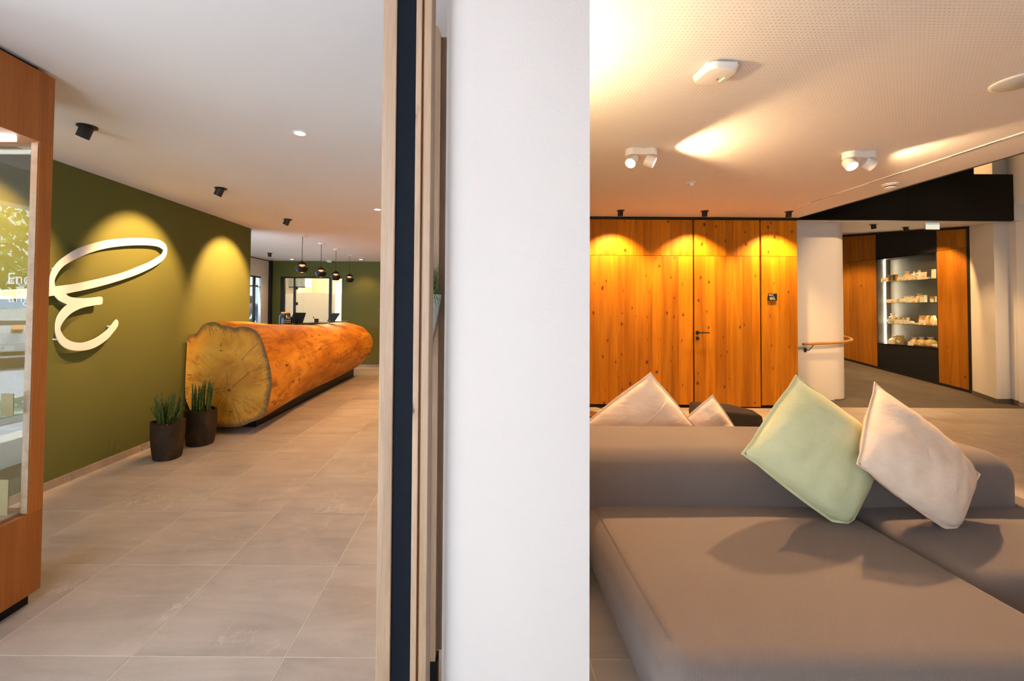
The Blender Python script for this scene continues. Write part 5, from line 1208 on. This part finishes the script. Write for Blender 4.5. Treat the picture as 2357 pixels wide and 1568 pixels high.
for s in (-1, 1):
    MB().lathe([(0.008, 0), (0.011, s*0.006), (0.006, s*0.012)], B(-0.19, s*0.072, 1.55), 10, 'Y').obj('ear', M_skin, hd, True)
    MB().lathe([(0.006, 0), (0.004, 0.003)], B(-0.292, s*0.03, 1.58), 8, 'X').obj('eye', M_hair, hd, True)
    base = Vector(B(-0.40, s*0.14, 1.00))
    HJ = [(base, 0.028), (base+Vector((-0.06, 0, -0.02)), (0.036, 0.016))]; HE = [(0, 1)]
    for k, (dy, L) in enumerate(((-0.028, 0.06), (-0.01, 0.072), (0.01, 0.068), (0.027, 0.052))):
        i = len(HJ); a0 = base+Vector((-0.09, dy, -0.02)); HJ += [(a0, 0.009), (a0+Vector((-L*0.5, 0, -0.006)), 0.008), (a0+Vector((-L*0.8, 0, -0.03)), 0.007)]; HE += [(1, i), (i, i+1), (i+1, i+2)]
    i = len(HJ); a0 = base+Vector((-0.03, -s*0.04, -0.015)); HJ += [(a0, 0.010), (a0+Vector((-0.04, -s*0.012, -0.012)), 0.008)]; HE += [(1, i), (i, i+1)]
    skin('hand', HJ, HE, M_skin, pe)

# ================================================================== STREET OUTSIDE (seen mirrored in the case glass)
car = thing('car', 'silver car with an orange stripe parked in the street, mirrored in the case glass', 'car', (-12.85, -7.5, -0.125), rz=math.radians(223))
M_paint = plain('silver_paint', (0.62, 0.64, 0.68), 0.25, 0.3, 0.02); M_rub = plain('rubber', (0.02, 0.02, 0.02), 0.8); M_cgl = plain('car_glass', (0.03, 0.04, 0.045), 0.08); M_str = plain('orange_stripe', (0.75, 0.30, 0.12), 0.4)
prof = [(-2.1, 0.28), (-2.12, 0.62), (-1.95, 0.86), (-1.35, 0.95), (-0.75, 0.98), (-0.05, 1.42), (1.0, 1.46), (1.75, 1.05), (2.05, 0.95), (2.1, 0.45), (2.05, 0.28)]
def carsec(y, wz): return [(x, y, z*wz if z > 1.0 else z) for x, z in prof]
bm = bmesh.new(); secs = []
for y, k in ((-0.86, 0.93), (-0.80, 0.985), (-0.5, 1.0), (0.5, 1.0), (0.80, 0.985), (0.86, 0.93)):
    secs.append([bm.verts.new((x*(1 if abs(y) < 0.7 else 0.985), y*(1 if z < 1.0 else 0.84), 0.28+(z-0.28)*k)) for x, z in prof])
for a, b in zip(secs, secs[1:]):
    for i in range(len(prof)-1): bm.faces.new((a[i], a[i+1], b[i+1], b[i]))
bm.faces.new(secs[0]); bm.faces.new(secs[-1][::-1]); bmesh.ops.recalc_face_normals(bm, faces=bm.faces[:])
link('body', mesh_from(bm, 'body', True, 35), car, M_paint, True)
MB().prism([(-0.66, 1.02), (-0.08, 1.37), (-0.08, 1.38), (-0.70, 1.02)], -0.62, 0.62, 'XZ').obj('windscreen', M_cgl, car, local=True)
for s in (-1, 1):
    MB().prism([(-0.55, 1.02), (-0.02, 1.34), (0.95, 1.38), (1.5, 1.06)], s*0.80, s*0.815, 'XZ').obj('side_window', M_cgl, car, local=True)
    for x in (-1.3, 1.3):
        wl = MB().lathe([(0.20, -0.10), (0.31, -0.09), (0.32, 0.0), (0.31, 0.09), (0.20, 0.10)], (x, s*0.76, 0.32), 28, 'Y').obj('wheel', M_rub, car, True, True)
        MB().lathe([(0.01, s*0.105), (0.19, s*0.102)], (x, s*0.76, 0.32), 20, 'Y', False).obj('rim', M_paint, wl, local=True)
    MB().rbox(-2.10, -1.98, s*0.62-0.14, s*0.62+0.14, 0.66, 0.78, 0.02, 2).obj('headlamp', M_whitep, car, local=True)
    MB().box(-2.0, -0.9, s*0.30-0.10, s*0.30+0.10, 0.955, 0.985, Euler((0, -0.06, 0)).to_matrix()).obj('bonnet_stripe', M_str, car, local=True)
MB().box(-2.135, -2.11, -0.26, 0.26, 0.45, 0.56).obj('number_plate', M_whitep, car, local=True)
MB().box(-2.13, -2.09, -0.6, 0.6, 0.33, 0.42).obj('grille', M_rub, car, local=True)
tc_ = bpy.data.curves.new('plate_text', 'FONT'); tc_.body = 'A 34'; tc_.size = 0.11; tc_.align_x = 'CENTER'; tc_.align_y = 'CENTER'; tc_.materials.append(M_dark)
to = text_mesh('plate_lettering', tc_); to.parent = car; to.location = (-2.137, 0, 0.505); to.rotation_euler = (PI/2, 0, -PI/2)
tr_ = thing('street_tree', 'leafy street tree across the road, mirrored in the case glass', 'tree', (-16, -9.5, -0.125))
MB().tube([(-16, -9.5, -0.12), (-16.05, -9.5, 1.4), (-15.9, -9.4, 2.6)], [0.18, 0.14, 0.1], 10).obj('trunk', M_bark, tr_, True)
random.seed(21); mb = MB()
for k in range(1500):
    d = Vector((random.gauss(0, 1), random.gauss(0, 1), random.gauss(0, 1))).normalized()*random.uniform(0.5, 1)
    c = Vector((-16+d.x*2.6, -9.5+d.y*2.6, 3.2+d.z*1.7)); e = Euler((random.random()*6, random.random()*6, random.random()*6)).to_matrix(); s = 0.16
    mb.quad(*[c+e @ Vector(q) for q in ((-s, 0, 0), (0, -s*0.5, 0), (s, 0, 0), (0, s*0.5, 0))])
tag(mb.obj('crown', M_grass, tr_), kind='stuff')
hs = thing('street_house', 'pale rendered house across the street, mirrored in the case glass', 'building', (-27, -18, -0.125), rz=math.radians(48))
MB().box(-9, 9, -0.5, 3, 0, 7).obj('facade', plaster('render_wall', (0.6, 0.58, 0.54)), hs, local=True)
for k in range(5):
    for z in (0.9, 3.8): w_ = MB().box(-7.6+k*3.4-0.55, -7.6+k*3.4+0.55, 2.98, 3.04, z, z+1.6).obj('window', M_whitep, hs, local=True); MB().box(-7.6+k*3.4-0.48, -7.6+k*3.4+0.48, 3.03, 3.05, z+0.07, z+1.53).obj('pane', M_cgl, w_, local=True)
MB().prism([(-1.2, 6.9), (1.25, 8.6), (3.6, 6.9)], -9.3, 9.3, 'YZ').obj('roof', plain('roof_tiles', (0.25, 0.1, 0.07), 0.8), hs, local=True)
